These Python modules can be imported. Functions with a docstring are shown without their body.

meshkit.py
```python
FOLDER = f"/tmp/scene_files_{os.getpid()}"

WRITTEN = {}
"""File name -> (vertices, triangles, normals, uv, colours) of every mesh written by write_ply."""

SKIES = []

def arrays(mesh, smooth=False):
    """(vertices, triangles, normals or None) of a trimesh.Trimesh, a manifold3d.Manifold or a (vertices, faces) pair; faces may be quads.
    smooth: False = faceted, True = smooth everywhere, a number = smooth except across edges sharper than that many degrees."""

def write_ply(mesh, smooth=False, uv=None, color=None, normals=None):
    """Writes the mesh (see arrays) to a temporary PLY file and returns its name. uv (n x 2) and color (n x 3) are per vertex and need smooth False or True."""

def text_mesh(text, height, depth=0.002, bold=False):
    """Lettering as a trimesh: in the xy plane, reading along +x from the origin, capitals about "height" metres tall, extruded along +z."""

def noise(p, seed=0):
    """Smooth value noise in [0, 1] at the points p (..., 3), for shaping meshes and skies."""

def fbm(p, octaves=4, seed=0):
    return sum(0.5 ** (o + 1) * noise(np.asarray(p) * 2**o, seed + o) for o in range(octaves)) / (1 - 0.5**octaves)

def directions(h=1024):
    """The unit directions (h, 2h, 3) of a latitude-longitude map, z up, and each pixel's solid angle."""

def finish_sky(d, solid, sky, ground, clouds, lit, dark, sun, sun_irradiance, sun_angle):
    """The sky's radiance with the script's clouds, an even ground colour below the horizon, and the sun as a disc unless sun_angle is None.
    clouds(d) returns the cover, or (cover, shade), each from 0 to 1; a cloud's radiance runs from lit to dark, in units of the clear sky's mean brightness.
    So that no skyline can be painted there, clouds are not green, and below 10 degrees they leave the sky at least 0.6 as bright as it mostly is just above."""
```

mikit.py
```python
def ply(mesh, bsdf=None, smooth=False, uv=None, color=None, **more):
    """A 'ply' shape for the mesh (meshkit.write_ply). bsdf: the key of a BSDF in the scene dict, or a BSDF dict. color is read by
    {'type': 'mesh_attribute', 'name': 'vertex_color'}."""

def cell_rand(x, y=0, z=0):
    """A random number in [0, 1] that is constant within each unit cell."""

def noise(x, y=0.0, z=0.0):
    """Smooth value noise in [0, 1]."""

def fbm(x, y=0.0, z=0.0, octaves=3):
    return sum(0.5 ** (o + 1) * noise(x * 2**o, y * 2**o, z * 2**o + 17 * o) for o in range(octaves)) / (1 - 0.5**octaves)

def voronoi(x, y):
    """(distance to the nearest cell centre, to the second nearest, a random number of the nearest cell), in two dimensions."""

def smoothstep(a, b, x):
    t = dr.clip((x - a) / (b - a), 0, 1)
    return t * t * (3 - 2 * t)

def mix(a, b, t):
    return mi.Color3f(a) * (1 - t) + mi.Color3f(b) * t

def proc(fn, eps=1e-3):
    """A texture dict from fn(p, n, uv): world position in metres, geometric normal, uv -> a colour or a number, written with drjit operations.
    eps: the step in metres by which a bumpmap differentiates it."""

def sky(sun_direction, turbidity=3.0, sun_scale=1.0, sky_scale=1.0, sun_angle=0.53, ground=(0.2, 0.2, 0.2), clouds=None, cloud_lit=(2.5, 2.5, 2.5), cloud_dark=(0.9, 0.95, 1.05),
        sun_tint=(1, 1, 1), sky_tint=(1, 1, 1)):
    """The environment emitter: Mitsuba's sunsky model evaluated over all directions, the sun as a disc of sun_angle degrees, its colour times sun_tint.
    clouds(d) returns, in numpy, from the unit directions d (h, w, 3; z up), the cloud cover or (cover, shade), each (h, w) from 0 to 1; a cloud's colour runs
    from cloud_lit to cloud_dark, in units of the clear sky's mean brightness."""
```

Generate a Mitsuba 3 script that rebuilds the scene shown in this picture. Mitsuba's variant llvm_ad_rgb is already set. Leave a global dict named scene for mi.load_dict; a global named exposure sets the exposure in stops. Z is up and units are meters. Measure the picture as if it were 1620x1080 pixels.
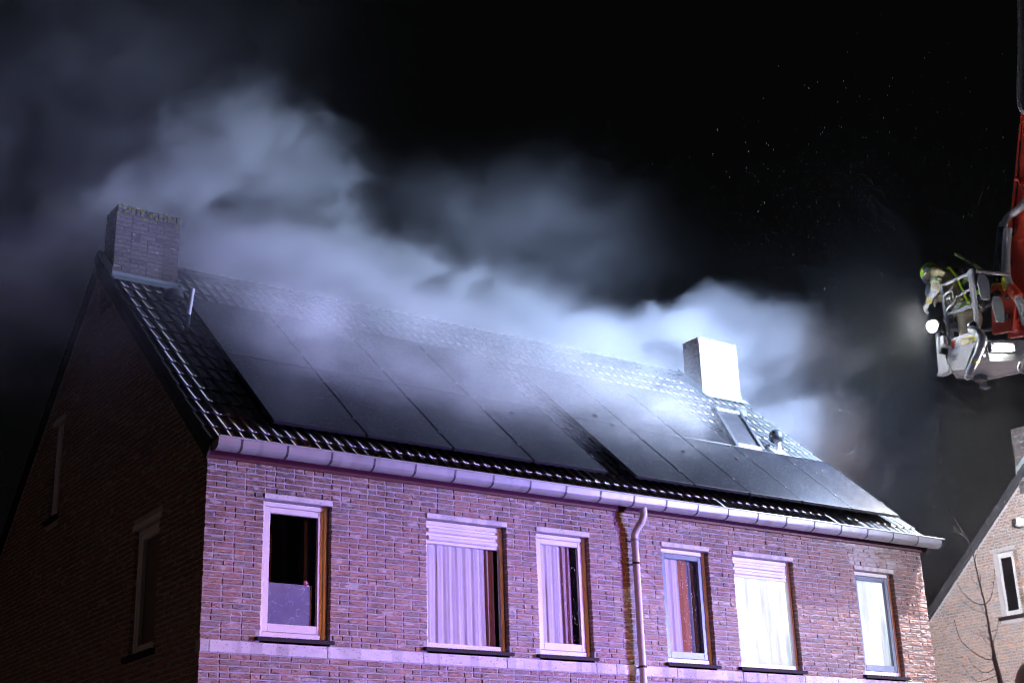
import math, random
import numpy as np
import trimesh
import manifold3d as m3
import mitsuba as mi
import mikit, meshkit
from mikit import noise, fbm, smoothstep, mix, cell_rand
from scipy.spatial import ConvexHull
from shapely.geometry import Polygon, box as sbox, LineString
import drjit as dr

T = mi.ScalarTransform4f
rng = np.random.default_rng(7)
random.seed(7)
scene, labels = {}, {}

# ------------------------------------------------------------------ camera, sky, lamps, exposure
EYE = np.array([-5.525, -13.483, 1.562])
RIGHT = np.array([0.82547912, -0.56354303, -0.03167768])
UP = np.array([-0.16985149, -0.30153681, 0.93820362])
FWD = np.array([0.5382701, 0.76908699, 0.34463096])
scene['camera'] = {'type': 'perspective', 'fov': 39.70, 'fov_axis': 'x', 'near_clip': 0.1, 'far_clip': 2000.0,
                   'to_world': T().look_at(origin=EYE.tolist(), target=(EYE + FWD).tolist(), up=UP.tolist())}
exposure = 0.0
# a rainy night: no sun, the sky only just brighter than black
scene['sky'] = {**mikit.sky((0.3, 0.2, 0.25), turbidity=6, sun_scale=0.0, sky_scale=0.016, sky_tint=(0.9, 1.0, 0.9),
                            clouds=lambda d: 1.0, cloud_lit=(0.85, 0.9, 1.0), cloud_dark=(0.8, 0.9, 1.0)), 'sampling_weight': 0.2}
LAMP_A = (0.50, 0.69, 1.16, 310.0)       # work lamp on the basket's front corner
GABLE_LAMP = (0.96, 0.96, 1.08, 420.0)       # unseen lamp added under the basket to light the pale gable
KEY = (0.53, 0.60, 0.88, 1450.0)         # floodlight on its mast in the street
BLUE = (0.27, 0.16, 1.0, 1900.0)          # violet-blue beacon beside it
STREET = (1.0, 0.28, 0.07, 4200.0)        # sodium street lamp
SMOKE = 1.0                              # smoke density
GLARE = 1.15                               # strength of the glowing sheets that paint glare on the right-hand windows

Z0 = 3.75                                # height of the stone band's top above the ground
C = 0.0625                               # one brick course
W = 11.05                                # length of the front wall
PITCH = math.radians(41.02)
CA, SA = math.cos(PITCH), math.sin(PITCH)
YE, ZE = -0.2, Z0 + 2.032                # eave line of the tiles
RIDGE_L = 5.514
YR, ZR = YE + RIDGE_L * CA, ZE + RIDGE_L * SA
YB = 2 * YR - YE                         # rear eave
DEPTH = 2 * YR

# ------------------------------------------------------------------ helpers
taken, counts = set(), {}
def free(name):
    if name not in taken:
        taken.add(name); return name
    i = counts.get(name, 0) + 1
    while f'{name}_{i:03d}' in taken: i += 1
    counts[name] = i; k = f'{name}_{i:03d}'; taken.add(k); return k

def tag(key, label=None, cat=None, group=None, kind=None):
    d = labels.setdefault(key, {})
    if label: d['label'] = label
    if cat: d['category'] = cat
    if group: d['group'] = group
    if kind: d['kind'] = kind
    return key

def thing(name, label, cat, group=None):
    return tag(free(name), label, cat, group)

def obj(name, mesh, mat, parent=None, smooth=False, tw=None, uv=None, label=None, kind=None, **more):
    key = free((parent + '__' if parent else '') + name)
    scene[key] = mikit.ply(mesh, mat, smooth=smooth, uv=uv, **more)
    if tw is not None: scene[key]['to_world'] = tw
    if label or kind: tag(key, label, kind=kind)
    return key

def put(name, shape, parent, tw=None):
    key = free((parent + '__' if parent else '') + name)
    scene[key] = dict(shape)
    if tw is not None: scene[key]['to_world'] = tw
    return key

_cb = None
def cbox(x0, x1, y0, y1, z0, z1, c=0.004):
    """box with chamfered edges"""
    global _cb
    sg = np.array([[a, b, d] for a in (-1, 1) for b in (-1, 1) for d in (-1, 1)], float)
    if _cb is None:
        pts = np.vstack([sg * np.array([1 if k != i else 0.8 for k in range(3)]) * 1.0 for i in range(3)])
        pts = np.vstack([np.where(np.arange(3) == i, sg, sg * 0.8) for i in range(3)])
        h = ConvexHull(pts)
        f = h.simplices.copy()
        n = np.cross(pts[f[:, 1]] - pts[f[:, 0]], pts[f[:, 2]] - pts[f[:, 0]])
        bad = (n * pts[f].mean(1)).sum(1) < 0
        f[bad] = f[bad][:, ::-1]
        _cb = f
    ctr = np.array([x0 + x1, y0 + y1, z0 + z1]) / 2
    hs = np.array([x1 - x0, y1 - y0, z1 - z0]) / 2
    c = min(c, hs.min() * 0.45)
    pts = np.vstack([np.where(np.arange(3) == i, sg * hs, sg * (hs - c)) for i in range(3)]) + ctr
    return trimesh.Trimesh(pts, _cb.copy(), process=False)

def cat(ms):
    vs, fs, n = [], [], 0
    for m in ms:
        vs.append(np.asarray(m.vertices)); fs.append(np.asarray(m.faces) + n); n += len(m.vertices)
    return trimesh.Trimesh(np.vstack(vs), np.vstack(fs), process=False)

def beam(a, b, w, h=None, up=(0, 0, 1), c=0.004):
    """a chamfered bar from a to b"""
    a, b = np.array(a, float), np.array(b, float); h = h or w
    d = b - a; L = np.linalg.norm(d); d /= L
    s = np.cross(d, up)
    if np.linalg.norm(s) < 1e-3: s = np.cross(d, (1, 0, 0))
    s /= np.linalg.norm(s); u = np.cross(s, d)
    m = cbox(-w / 2, w / 2, 0, L, -h / 2, h / 2, c)
    m.vertices = a + m.vertices @ np.array([s, d, u])
    return m

def tube(pts, r, n=10, sub=0, caps=True):
    """round tube along a polyline, radius r (number or one per point)"""
    P = np.array(pts, float)
    r = np.broadcast_to(np.asarray(r, float), len(P)).copy()
    for _ in range(sub):                                   # corner cutting
        q, rr = [P[0]], [r[0]]
        for i in range(len(P) - 1):
            q += [P[i] * .75 + P[i + 1] * .25, P[i] * .25 + P[i + 1] * .75]; rr += [r[i] * .75 + r[i + 1] * .25, r[i] * .25 + r[i + 1] * .75]
        q.append(P[-1]); rr.append(r[-1]); P, r = np.array(q), np.array(rr)
    t = np.gradient(P, axis=0); t /= np.linalg.norm(t, axis=1, keepdims=True) + 1e-12
    s = np.cross(t[0], (0.31, 0.2, 0.93)); s /= np.linalg.norm(s)
    V, F = [], []
    a = np.arange(n) * 2 * np.pi / n
    for i in range(len(P)):
        s = s - t[i] * (s @ t[i]); s /= np.linalg.norm(s); b = np.cross(t[i], s)
        V.append(P[i] + r[i] * (np.cos(a)[:, None] * s + np.sin(a)[:, None] * b))
    for i in range(len(P) - 1):
        for k in range(n):
            p, q = i * n + k, i * n + (k + 1) % n
            F += [[p, q, q + n], [p, q + n, p + n]]
    V = np.vstack(V)
    if caps:
        V = np.vstack([V, P[0], P[-1]]); c0, c1 = len(V) - 2, len(V) - 1; e = (len(P) - 1) * n
        for k in range(n):
            F += [[c0, (k + 1) % n, k], [c1, e + k, e + (k + 1) % n]]
    return trimesh.Trimesh(V, np.array(F), process=False)

def prism(poly, axis, a, b):
    """extrude a shapely polygon: axis 'y' -> polygon in (x, z) from y=a to y=b; 'x' -> polygon in (y, z)"""
    m = trimesh.creation.extrude_polygon(poly, abs(b - a), engine='earcut')
    v = m.vertices
    lo = min(a, b)
    if axis == 'y':
        m = trimesh.Trimesh(np.c_[v[:, 0], lo + v[:, 2], v[:, 1]], m.faces[:, ::-1], process=False)
    elif axis == 'x':
        m = trimesh.Trimesh(np.c_[lo + v[:, 2], v[:, 0], v[:, 1]], m.faces, process=False)
    else:
        m.vertices[:, 2] += lo
    return m

def lathe(profile, n=20):
    p = np.array(profile, float); a = np.arange(n) * 2 * np.pi / n
    V = np.stack([p[:, None, 0] * np.cos(a), p[:, None, 0] * np.sin(a), np.broadcast_to(p[:, None, 1], (len(p), n))], -1).reshape(-1, 3)
    F = []
    for i in range(len(p) - 1):
        for k in range(n):
            x, y = i * n + k, i * n + (k + 1) % n
            F += [[x, y, y + n], [x, y + n, x + n]]
    return trimesh.Trimesh(V, np.array(F), process=True)

def blob(chain, refine=0.03, taubin=8):
    """one continuous skin over bones: chain = [((p, r), (q, r)), ...]"""
    man = None
    for (p, r), (q, s) in chain:
        a = m3.Manifold.sphere(r, 16).translate(list(map(float, p))); b = m3.Manifold.sphere(s, 16).translate(list(map(float, q)))
        h = m3.Manifold.batch_hull([a, b]); man = h if man is None else man + h
    man = man.refine_to_length(refine)
    me = man.to_mesh(); t = trimesh.Trimesh(me.vert_properties[:, :3], me.tri_verts, process=True)
    trimesh.smoothing.filter_taubin(t, iterations=taubin)
    return t

def R(x, t, h=0.0):
    """point on the front roof slope: x along, t metres up from the eave, h above the tiles' crests"""
    return np.array([x, YE + t * CA - h * SA, ZE + t * SA + h * CA])
ROOFM = np.array([[1, 0, 0], [0, CA, -SA], [0, SA, CA]])       # columns: along, up the slope, normal
def roofmesh(m):
    m = m.copy(); m.vertices = np.array([0, YE, ZE]) + m.vertices @ ROOFM.T
    return m
def roof_tw(x, t, h=0.0, rx=0.0, rz=0.0):
    M = np.eye(4); M[:3, :3] = ROOFM; M[:3, 3] = R(x, t, h)
    return T(M) @ T().rotate([0, 0, 1], rz).rotate([1, 0, 0], rx)

# ------------------------------------------------------------------ materials
def rgb(*c): return {'type': 'rgb', 'value': list(c)}
def mat(name, color, rough=0.5, spec=0.5, metal=0.0, **k):
    c = color if isinstance(color, dict) else rgb(*color)
    scene[name] = {'type': 'twosided', 'bsdf': {'type': 'principled', 'base_color': c, 'roughness': rough, 'specular': spec, 'metallic': metal, **k}}
    return name

def brick_fn(pal, smear):
    def fn(p, n, uv):
        r = uv.x
        g = fbm(p.x * 28, p.y * 28, p.z * 40, octaves=2)
        c = mix(pal[0], pal[1], smoothstep(0.0, 0.35, r))
        c = mix(c, pal[2], smoothstep(0.45, 0.6, r))
        c = mix(c, pal[3], smoothstep(0.72, 0.86, r))
        c = c * (0.74 + 0.52 * g)
        dark = smoothstep(0.70, 0.80, noise(p.x * 36 + 7, p.y * 36, p.z * 75)) * 0.55
        c = c * (1 - dark)
        run = smoothstep(0.55, 0.8, noise(p.x * 5.5, 1.7, p.z * 0.35)) * 0.30 + smoothstep(0.5, 0.75, fbm(p.x * 0.9, p.y * 0.9, p.z * 1.1)) * 0.22
        c = c * (1.28 - run)
        salt = smoothstep(0.50, 0.72, fbm(p.x * 6, p.y * 6 + 2, p.z * 8, octaves=3) - 0.16 * dr.square((p.x - 9.95) / 0.45) + 0.25 - 0.3 * dr.square((p.z - 5.45) / 0.5)) * smear
        c = mix(c, (0.55, 0.53, 0.53), dr.minimum(salt, 0.8))
        s = smoothstep(0.62, 0.80, fbm(p.x * 9, p.y * 9 + 5, p.z * 20, octaves=3)) * smear
        return mix(c, (0.50, 0.46, 0.43), s)
    return mikit.proc(fn)
mat('mat_brick', brick_fn([(0.185, 0.118, 0.100), (0.215, 0.125, 0.100), (0.170, 0.128, 0.112), (0.235, 0.135, 0.100)], 0.55), 0.62, 0.35)
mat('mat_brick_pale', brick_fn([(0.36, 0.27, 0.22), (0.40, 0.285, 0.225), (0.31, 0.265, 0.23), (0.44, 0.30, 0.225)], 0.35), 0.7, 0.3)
mat('mat_brick_soot', brick_fn([(0.115, 0.105, 0.105), (0.14, 0.12, 0.115), (0.085, 0.082, 0.086), (0.13, 0.11, 0.10)], 0.6), 0.6, 0.4)
def mortar_fn(p, n, uv):
    return mix((0.32, 0.305, 0.31), (0.40, 0.385, 0.39), fbm(p.x * 9, p.y * 9, p.z * 9)) * (0.8 + 0.4 * noise(p.x * 60, p.y * 60, p.z * 60))
mat('mat_mortar_pale', (0.50, 0.475, 0.47), 0.85, 0.2)
mat('mat_mortar', mikit.proc(mortar_fn), 0.85, 0.2)
def stone_fn(p, n, uv):
    g = fbm(p.x * 7, p.y * 7, p.z * 16, octaves=3)
    pit = smoothstep(0.70, 0.78, noise(p.x * 55, p.y * 55, p.z * 55))
    run = smoothstep(0.55, 0.75, noise(p.x * 14, 3.0, p.z * 0.8))
    return mix((0.66, 0.63, 0.61), (0.52, 0.50, 0.485), g) * (1 - 0.35 * pit) * (1 - 0.22 * run)
mat('mat_stone', mikit.proc(stone_fn), 0.75, 0.3)
def paint_fn(p, n, uv):
    return mi.Color3f(0.66, 0.645, 0.63) * (0.90 + 0.16 * fbm(p.x * 6, p.y * 6, p.z * 2.5))
mat('mat_white_paint', mikit.proc(paint_fn), 0.35, 0.45)
mat('mat_blue_paint', (0.13, 0.16, 0.23), 0.35, 0.45)
mat('mat_sill', (0.030, 0.022, 0.026), 0.75, 0.15)
mat('mat_maroon', (0.10, 0.022, 0.026), 0.35, 0.5)
def gutter_fn(p, n, uv):
    g = fbm(p.x * 3, p.y * 9, p.z * 9, octaves=3)
    st = smoothstep(0.55, 0.8, noise(p.x * 13, 0.0, p.z * 1.5)) * 1.6 + smoothstep(0.5, 0.8, fbm(p.x * 1.3, 4.0, p.z * 3)) * 1.2
    return mix((0.32, 0.32, 0.315), (0.25, 0.25, 0.245), g) * (1 - 0.12 * st)
mat('mat_gutter', mikit.proc(gutter_fn), 0.32, 0.5)
mat('mat_pipe', (0.56, 0.53, 0.54), 0.35, 0.5)
mat('mat_gutter_joint', (0.035, 0.03, 0.035), 0.5, 0.4)
def tile_fn(p, n, uv):
    g = fbm(p.x * 11, p.y * 11, p.z * 11, octaves=3)
    moss = smoothstep(0.55, 0.8, fbm(p.x * 5 + 3, p.y * 5, p.z * 5)) * smoothstep(9.5, 11.5, p.x)
    c = mix((0.020, 0.021, 0.024), (0.042, 0.043, 0.047), g)
    c = mix(c, (0.085, 0.09, 0.097), uv.x * (0.2 + 0.8 * g))  # crests and lips painted lighter for their wet glints
    return mix(c, (0.20, 0.21, 0.17), (0.45 * smoothstep(9.4, 11.1, p.x) + 0.4 * moss) * smoothstep(14.0, 12.0, p.x))  # right end painted paler as under the lamps, plus mossy patches
mat('mat_tile', mikit.proc(tile_fn), 0.55, 0.22)
mat('mat_ridge', (0.05, 0.051, 0.056), 0.36, 0.45)
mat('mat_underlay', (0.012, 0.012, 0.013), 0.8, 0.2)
def cell_fn(p, n, uv):
    t = (p.y - YE) * CA + (p.z - ZE) * SA
    fx, ft = p.x * 48.0, t * 48.0
    line = dr.maximum(smoothstep(0.42, 0.5, dr.abs(fx - dr.floor(fx) - 0.5)), smoothstep(0.42, 0.5, dr.abs(ft - dr.floor(ft) - 0.5)))
    dust = smoothstep(0.66, 0.8, noise(p.x * 37, t * 37, 2.0))
    return mix((0.006, 0.007, 0.010), (0.020, 0.021, 0.026), line) * (0.75 + 0.5 * fbm(p.x * 2.2, t * 0.9, 3.0)) + mi.Color3f(0.012) * dust
mat('mat_cell', mikit.proc(cell_fn), 0.26, 0.32)
mat('mat_panel_frame', (0.014, 0.014, 0.017), 0.4, 0.35)
mat('mat_clamp', (0.12, 0.12, 0.13), 0.35, 0.5)
mat('mat_debris', (0.012, 0.011, 0.010), 0.8, 0.2)
def lead_fn(p, n, uv):
    return mix((0.22, 0.29, 0.31), (0.36, 0.42, 0.40), fbm(p.x * 6, p.y * 6, p.z * 6))
mat('mat_mortar_dark', (0.10, 0.10, 0.105), 0.8, 0.2)
mat('mat_lead', mikit.proc(lead_fn), 0.45, 0.4)
mat('mat_moss', (0.20, 0.22, 0.035), 0.9, 0.1)
mat('mat_metal', (0.62, 0.62, 0.64), 0.28, 0.5, 0.75)
mat('mat_dark_metal', (0.035, 0.036, 0.04), 0.4, 0.5)
mat('mat_flue', (0.70, 0.70, 0.72), 0.4, 0.5)
scene['mat_glass'] = {'type': 'thindielectric', 'int_ior': 1.5}
def curtain_fn(p, n, uv):
    return mi.Color3f(0.52, 0.51, 0.54) * (0.9 + 0.2 * noise(p.x * 90, 0.0, p.z * 2))
mat('mat_net', mikit.proc(curtain_fn), 0.9, 0.1)
mat('mat_glare_sheet', (0.22, 0.22, 0.23), 0.9, 0.1)
mat('mat_drape', (0.34, 0.255, 0.29), 0.9, 0.1)
mat('mat_drape_rust', (0.34, 0.15, 0.085), 0.9, 0.1)
mat('mat_glass_shade', (0.16, 0.175, 0.22), 0.9, 0.1)
mat('mat_room_shade', (0.10, 0.075, 0.07), 0.9, 0.1)
mat('mat_gold_lamplight', (0.80, 0.58, 0.16), 0.9, 0.1)
mat('mat_drape_dark', (0.075, 0.06, 0.085), 0.9, 0.1)
mat('mat_room', (0.20, 0.15, 0.12), 0.9, 0.1)
def film_fn(p, n, uv):
    d1, d2, r = mikit.voronoi(p.x * 9.0 + 0.8 * noise(p.x * 7, p.z * 7, 0.0), p.z * 9.0 + 0.8 * noise(p.x * 7, p.z * 7, 9.0))
    a = noise(p.x * 30, p.z * 30, 4.0)
    star = smoothstep(0.05, 0.0, dr.abs(d1 - 0.22 - 0.1 * a)) * smoothstep(0.5, 0.7, noise(p.x * 16, p.z * 16, 1.0))
    vein = smoothstep(0.035, 0.0, d2 - d1) * smoothstep(0.45, 0.6, noise(p.x * 8, p.z * 8, 2.0))
    c = mix((0.105, 0.105, 0.19), (0.20, 0.19, 0.25), fbm(p.x * 6, p.z * 6, 5.0))
    return mix(c, (0.45, 0.45, 0.52), dr.minimum(1.0, 0.8 * star + 0.55 * vein))
mat('mat_film', mikit.proc(film_fn), 0.6, 0.3)
mat('mat_pink', (0.62, 0.14, 0.24), 0.6, 0.3)
mat('mat_white', (0.75, 0.74, 0.74), 0.5, 0.4)
mat('mat_leaf', (0.10, 0.20, 0.04), 0.6, 0.3)
def asphalt_fn(p, n, uv):
    return mi.Color3f(0.045) * (0.7 + 0.6 * noise(p.x * 40, p.y * 40, 0.0))
mat('mat_asphalt', mikit.proc(asphalt_fn), 0.25, 0.5)
def paving_fn(p, n, uv):
    return mix((0.10, 0.085, 0.08), (0.15, 0.13, 0.12), cell_rand(dr.floor(p.x / 0.3), dr.floor(p.y / 0.3), 0))
mat('mat_paving', mikit.proc(paving_fn), 0.35, 0.5)
def red_fn(p, n, uv):
    return mi.Color3f(0.88, 0.10, 0.05) * (0.85 + 0.25 * fbm(p.x * 5, p.y * 5, p.z * 3))
mat('mat_red', mikit.proc(red_fn), 0.3, 0.5)
mat('mat_grey', (0.16, 0.17, 0.20), 0.5, 0.4)
mat('mat_hose', (0.020, 0.022, 0.028), 0.45, 0.5)
def wrap_fn(p, n, uv):
    return mix((0.30, 0.31, 0.33), (0.52, 0.53, 0.54), fbm(p.x * 16, p.y * 16, p.z * 26, octaves=3))
mat('mat_wrap', mikit.proc(wrap_fn), 0.6, 0.3)
def alu_fn(p, n, uv):
    return mi.Color3f(0.40, 0.41, 0.45) * (0.8 + 0.3 * fbm(p.x * 9, p.y * 9, p.z * 9))
mat('mat_alu', mikit.proc(alu_fn), 0.35, 0.5, 0.2)
mat('mat_plate', (0.46, 0.44, 0.46), 0.45, 0.4)
mat('mat_yellow', (0.62, 0.50, 0.03), 0.5, 0.4)
mat('mat_tarp', (0.85, 0.60, 0.03), 0.5, 0.4)
mat('mat_print', (0.08, 0.07, 0.03), 0.6, 0.3)
mat('mat_lime', (0.62, 0.95, 0.03), 0.3, 0.5)
mat('mat_stripe', (0.50, 0.85, 0.22), 0.4, 0.4)
mat('mat_silver_tape', (0.65, 0.70, 0.66), 0.35, 0.5)
def jacket_fn(p, n, uv):
    return mi.Color3f(0.27, 0.215, 0.105) * (0.75 + 0.5 * fbm(p.x * 12, p.y * 12, p.z * 12, octaves=3))
mat('mat_jacket', mikit.proc(jacket_fn), 0.85, 0.2)
mat('mat_skin', (0.42, 0.25, 0.19), 0.5, 0.4)
mat('mat_rubber', (0.022, 0.022, 0.026), 0.35, 0.5)
mat('mat_glove', (0.50, 0.46, 0.38), 0.7, 0.3)
mat('mat_sleeve', (0.55, 0.55, 0.62), 0.5, 0.4)
def bark_fn(p, n, uv):
    return mi.Color3f(0.030, 0.022, 0.028) * (0.6 + 0.9 * noise(p.x * 60, p.y * 60, p.z * 25))
mat('mat_bark', mikit.proc(bark_fn), 0.35, 0.5)
scene['mat_drop'] = {'type': 'twosided', 'bsdf': {'type': 'principled', 'base_color': rgb(0.75, 0.78, 0.82), 'roughness': 0.2, 'specular': 0.6}}
scene['mat_black'] = {'type': 'diffuse', 'reflectance': rgb(0.02, 0.02, 0.02)}

# ------------------------------------------------------------------ bricks
def brick_mesh(L, seed, depth=0.10, h=0.0492):
    """hand-moulded brick seen from -y: ragged outline, chamfered arris; x in [-L/2, L/2], z in [0, h], front about y=0"""
    r = np.random.default_rng(seed)
    nx = 3 if L > 0.15 else 2
    xs = np.linspace(-L / 2, L / 2, nx + 1)
    out = [(x, 0.0) for x in xs] + [(L / 2, h * 0.5)] + [(x, h) for x in xs[::-1]] + [(-L / 2, h * 0.5)]
    out = np.array(out) + r.normal(0, 0.0016, (len(out), 2)).clip(-0.0035, 0.0035)
    ctr = np.array([0, h / 2])
    inner = ctr + (out - ctr) * np.array([1 - 0.010 / L, 1 - 0.010 / h])
    n = len(out)
    tilt = r.normal(0, 0.0012)
    yf = r.normal(0, 0.0012, n) + tilt * np.sign(inner[:, 0])
    V = np.vstack([np.c_[inner[:, 0], yf, inner[:, 1]], np.c_[out[:, 0], yf + 0.004 + r.uniform(0, 0.002, n), out[:, 1]],
                   np.c_[out[:, 0], np.full(n, depth), out[:, 1]], [[r.normal(0, L / 8), yf.mean() + r.normal(0, 0.0015), h / 2]]])
    F = []
    for i in range(n):
        j = (i + 1) % n
        F.append([3 * n, i, j])
        F += [[i, n + i, n + j], [i, n + j, j], [n + i, 2 * n + i, 2 * n + j], [n + i, 2 * n + j, n + j]]
    return np.array(V), np.array(F)
BRICKS = {}
for kind, L in (('s', 0.21), ('h', 0.10)):
    BRICKS[kind] = [brick_mesh(L, 100 + i if kind == 's' else 200 + i) for i in range(7)]

def lay(intervals_for_row, rows, r, jitter=0.004):
    """bricks as (x centre, row, length, kind) in a wild bond"""
    out = []
    for k in rows:
        for a, b in intervals_for_row(k):
            if b - a < 0.05: continue
            x = a
            first = True
            while x < b - 1e-6:
                rem = b - x
                L = 0.10 if (r.random() < (0.45 if first else 0.30)) else 0.21
                first = False
                if rem - L < 0.03 + 0.011: L = rem
                elif rem - L < 0.111 and rem <= 0.33: L = max(0.06, rem - 0.10 - 0.011) if rem > 0.18 else rem
                if L > 0.25: L = L / 2 - 0.0055
                jb = r.normal(0, 0.0015)
                out.append((x + L / 2 + jb, k, L, 's' if L > 0.15 else 'h'))
                x += L + 0.013
    return out

def place_bricks(lst, frame, matname, parent, single, r, zrow):
    """frame(x, proud) -> 4x4; the first `single` bricks of the list are entries of their own, the rest one part"""
    vs, fs, us, n = [], [], [], 0
    pool = {}
    for i, (x, k, L, kind) in enumerate(lst):
        v = int(r.integers(7)); V, F = BRICKS[kind][v]
        nominal = 0.21 if kind == 's' else 0.10
        M = frame(x, r.normal(0.0, 0.0018)) @ np.diag([L / nominal, 1, 1, 1])
        M[2, 3] += zrow(k) + 0.0065 + r.normal(0, 0.0008)
        if i < single:
            tone = int(r.integers(5)) / 5 + 0.1
            ck = (matname, kind, v, tone)
            if ck not in pool:
                if ck not in POOL:
                    POOL[ck] = mikit.ply((V, F), matname, uv=np.c_[np.full(len(V), tone), np.linspace(0, .01, len(V))])
                pool[ck] = POOL[ck]
            put('brick', pool[ck], parent, T(M))
        else:
            P = V @ M[:3, :3].T + M[:3, 3]
            vs.append(P); fs.append(F + n); n += len(V); us.append(np.c_[np.full(len(V), r.random()), np.linspace(0, .01, len(V))])
    if vs:
        key = free(parent + '__brickwork')
        scene[key] = mikit.ply((np.vstack(vs), np.vstack(fs)), matname, uv=np.vstack(us))
        tag(key, kind='stuff')
POOL = {}

def minus(a, b, cuts):
    iv = [(a, b)]
    for c0, c1 in cuts:
        iv = [q for p0, p1 in iv for q in ((p0, min(p1, c0)), (max(p0, c1), p1)) if q[1] - q[0] > 1e-6]
    return iv

# ------------------------------------------------------------------ ground
def sheet(x0, x1, y0, y1, z):
    return (np.array([[x0, y0, z], [x1, y0, z], [x1, y1, z], [x0, y1, z]], float), np.array([[0, 1, 2], [0, 2, 3]]))
obj('ground', sheet(-300, 300, -300, 300, -0.12), 'mat_asphalt'); tag('ground', 'wet dark asphalt and yards around the houses', kind='structure')
obj('pavement', cbox(-60, 60, -4.0, 30, -0.119, 0.0, 0.01), 'mat_paving'); tag('pavement', 'paved strip in front of the brick houses', kind='structure')

# ------------------------------------------------------------------ the house
HOUSE = thing('brick_house', 'long red brick house with a smoking tiled roof and six lit front windows', 'house')
WX = [(0.652, 1.449, 'sash'), (2.647, 3.736, 'grille'), (4.165, 4.951, 'sash'),
      (W - 4.951, W - 4.165, 'blue'), (W - 3.736, W - 2.647, 'grille'), (W - 1.449, W - 0.652, 'blue')]
ZL, ZT = Z0 + 24 * C, Z0 + 25 * C                                # lintel bottom and top
ZS = Z0 + 0.075
ROWTOP = 30
fw = Polygon([(0.006, 0), (W - 0.006, 0), (W - 0.006, Z0 + ROWTOP * C), (0.006, Z0 + ROWTOP * C)])
for a, b, _ in WX: fw = fw.difference(sbox(a - 0.004, Z0 + 0.0, b + 0.004, ZL + 0.002))
FW = obj('front_wall', prism(fw, 'y', 0.0075, 0.118), 'mat_mortar', HOUSE)
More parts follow.
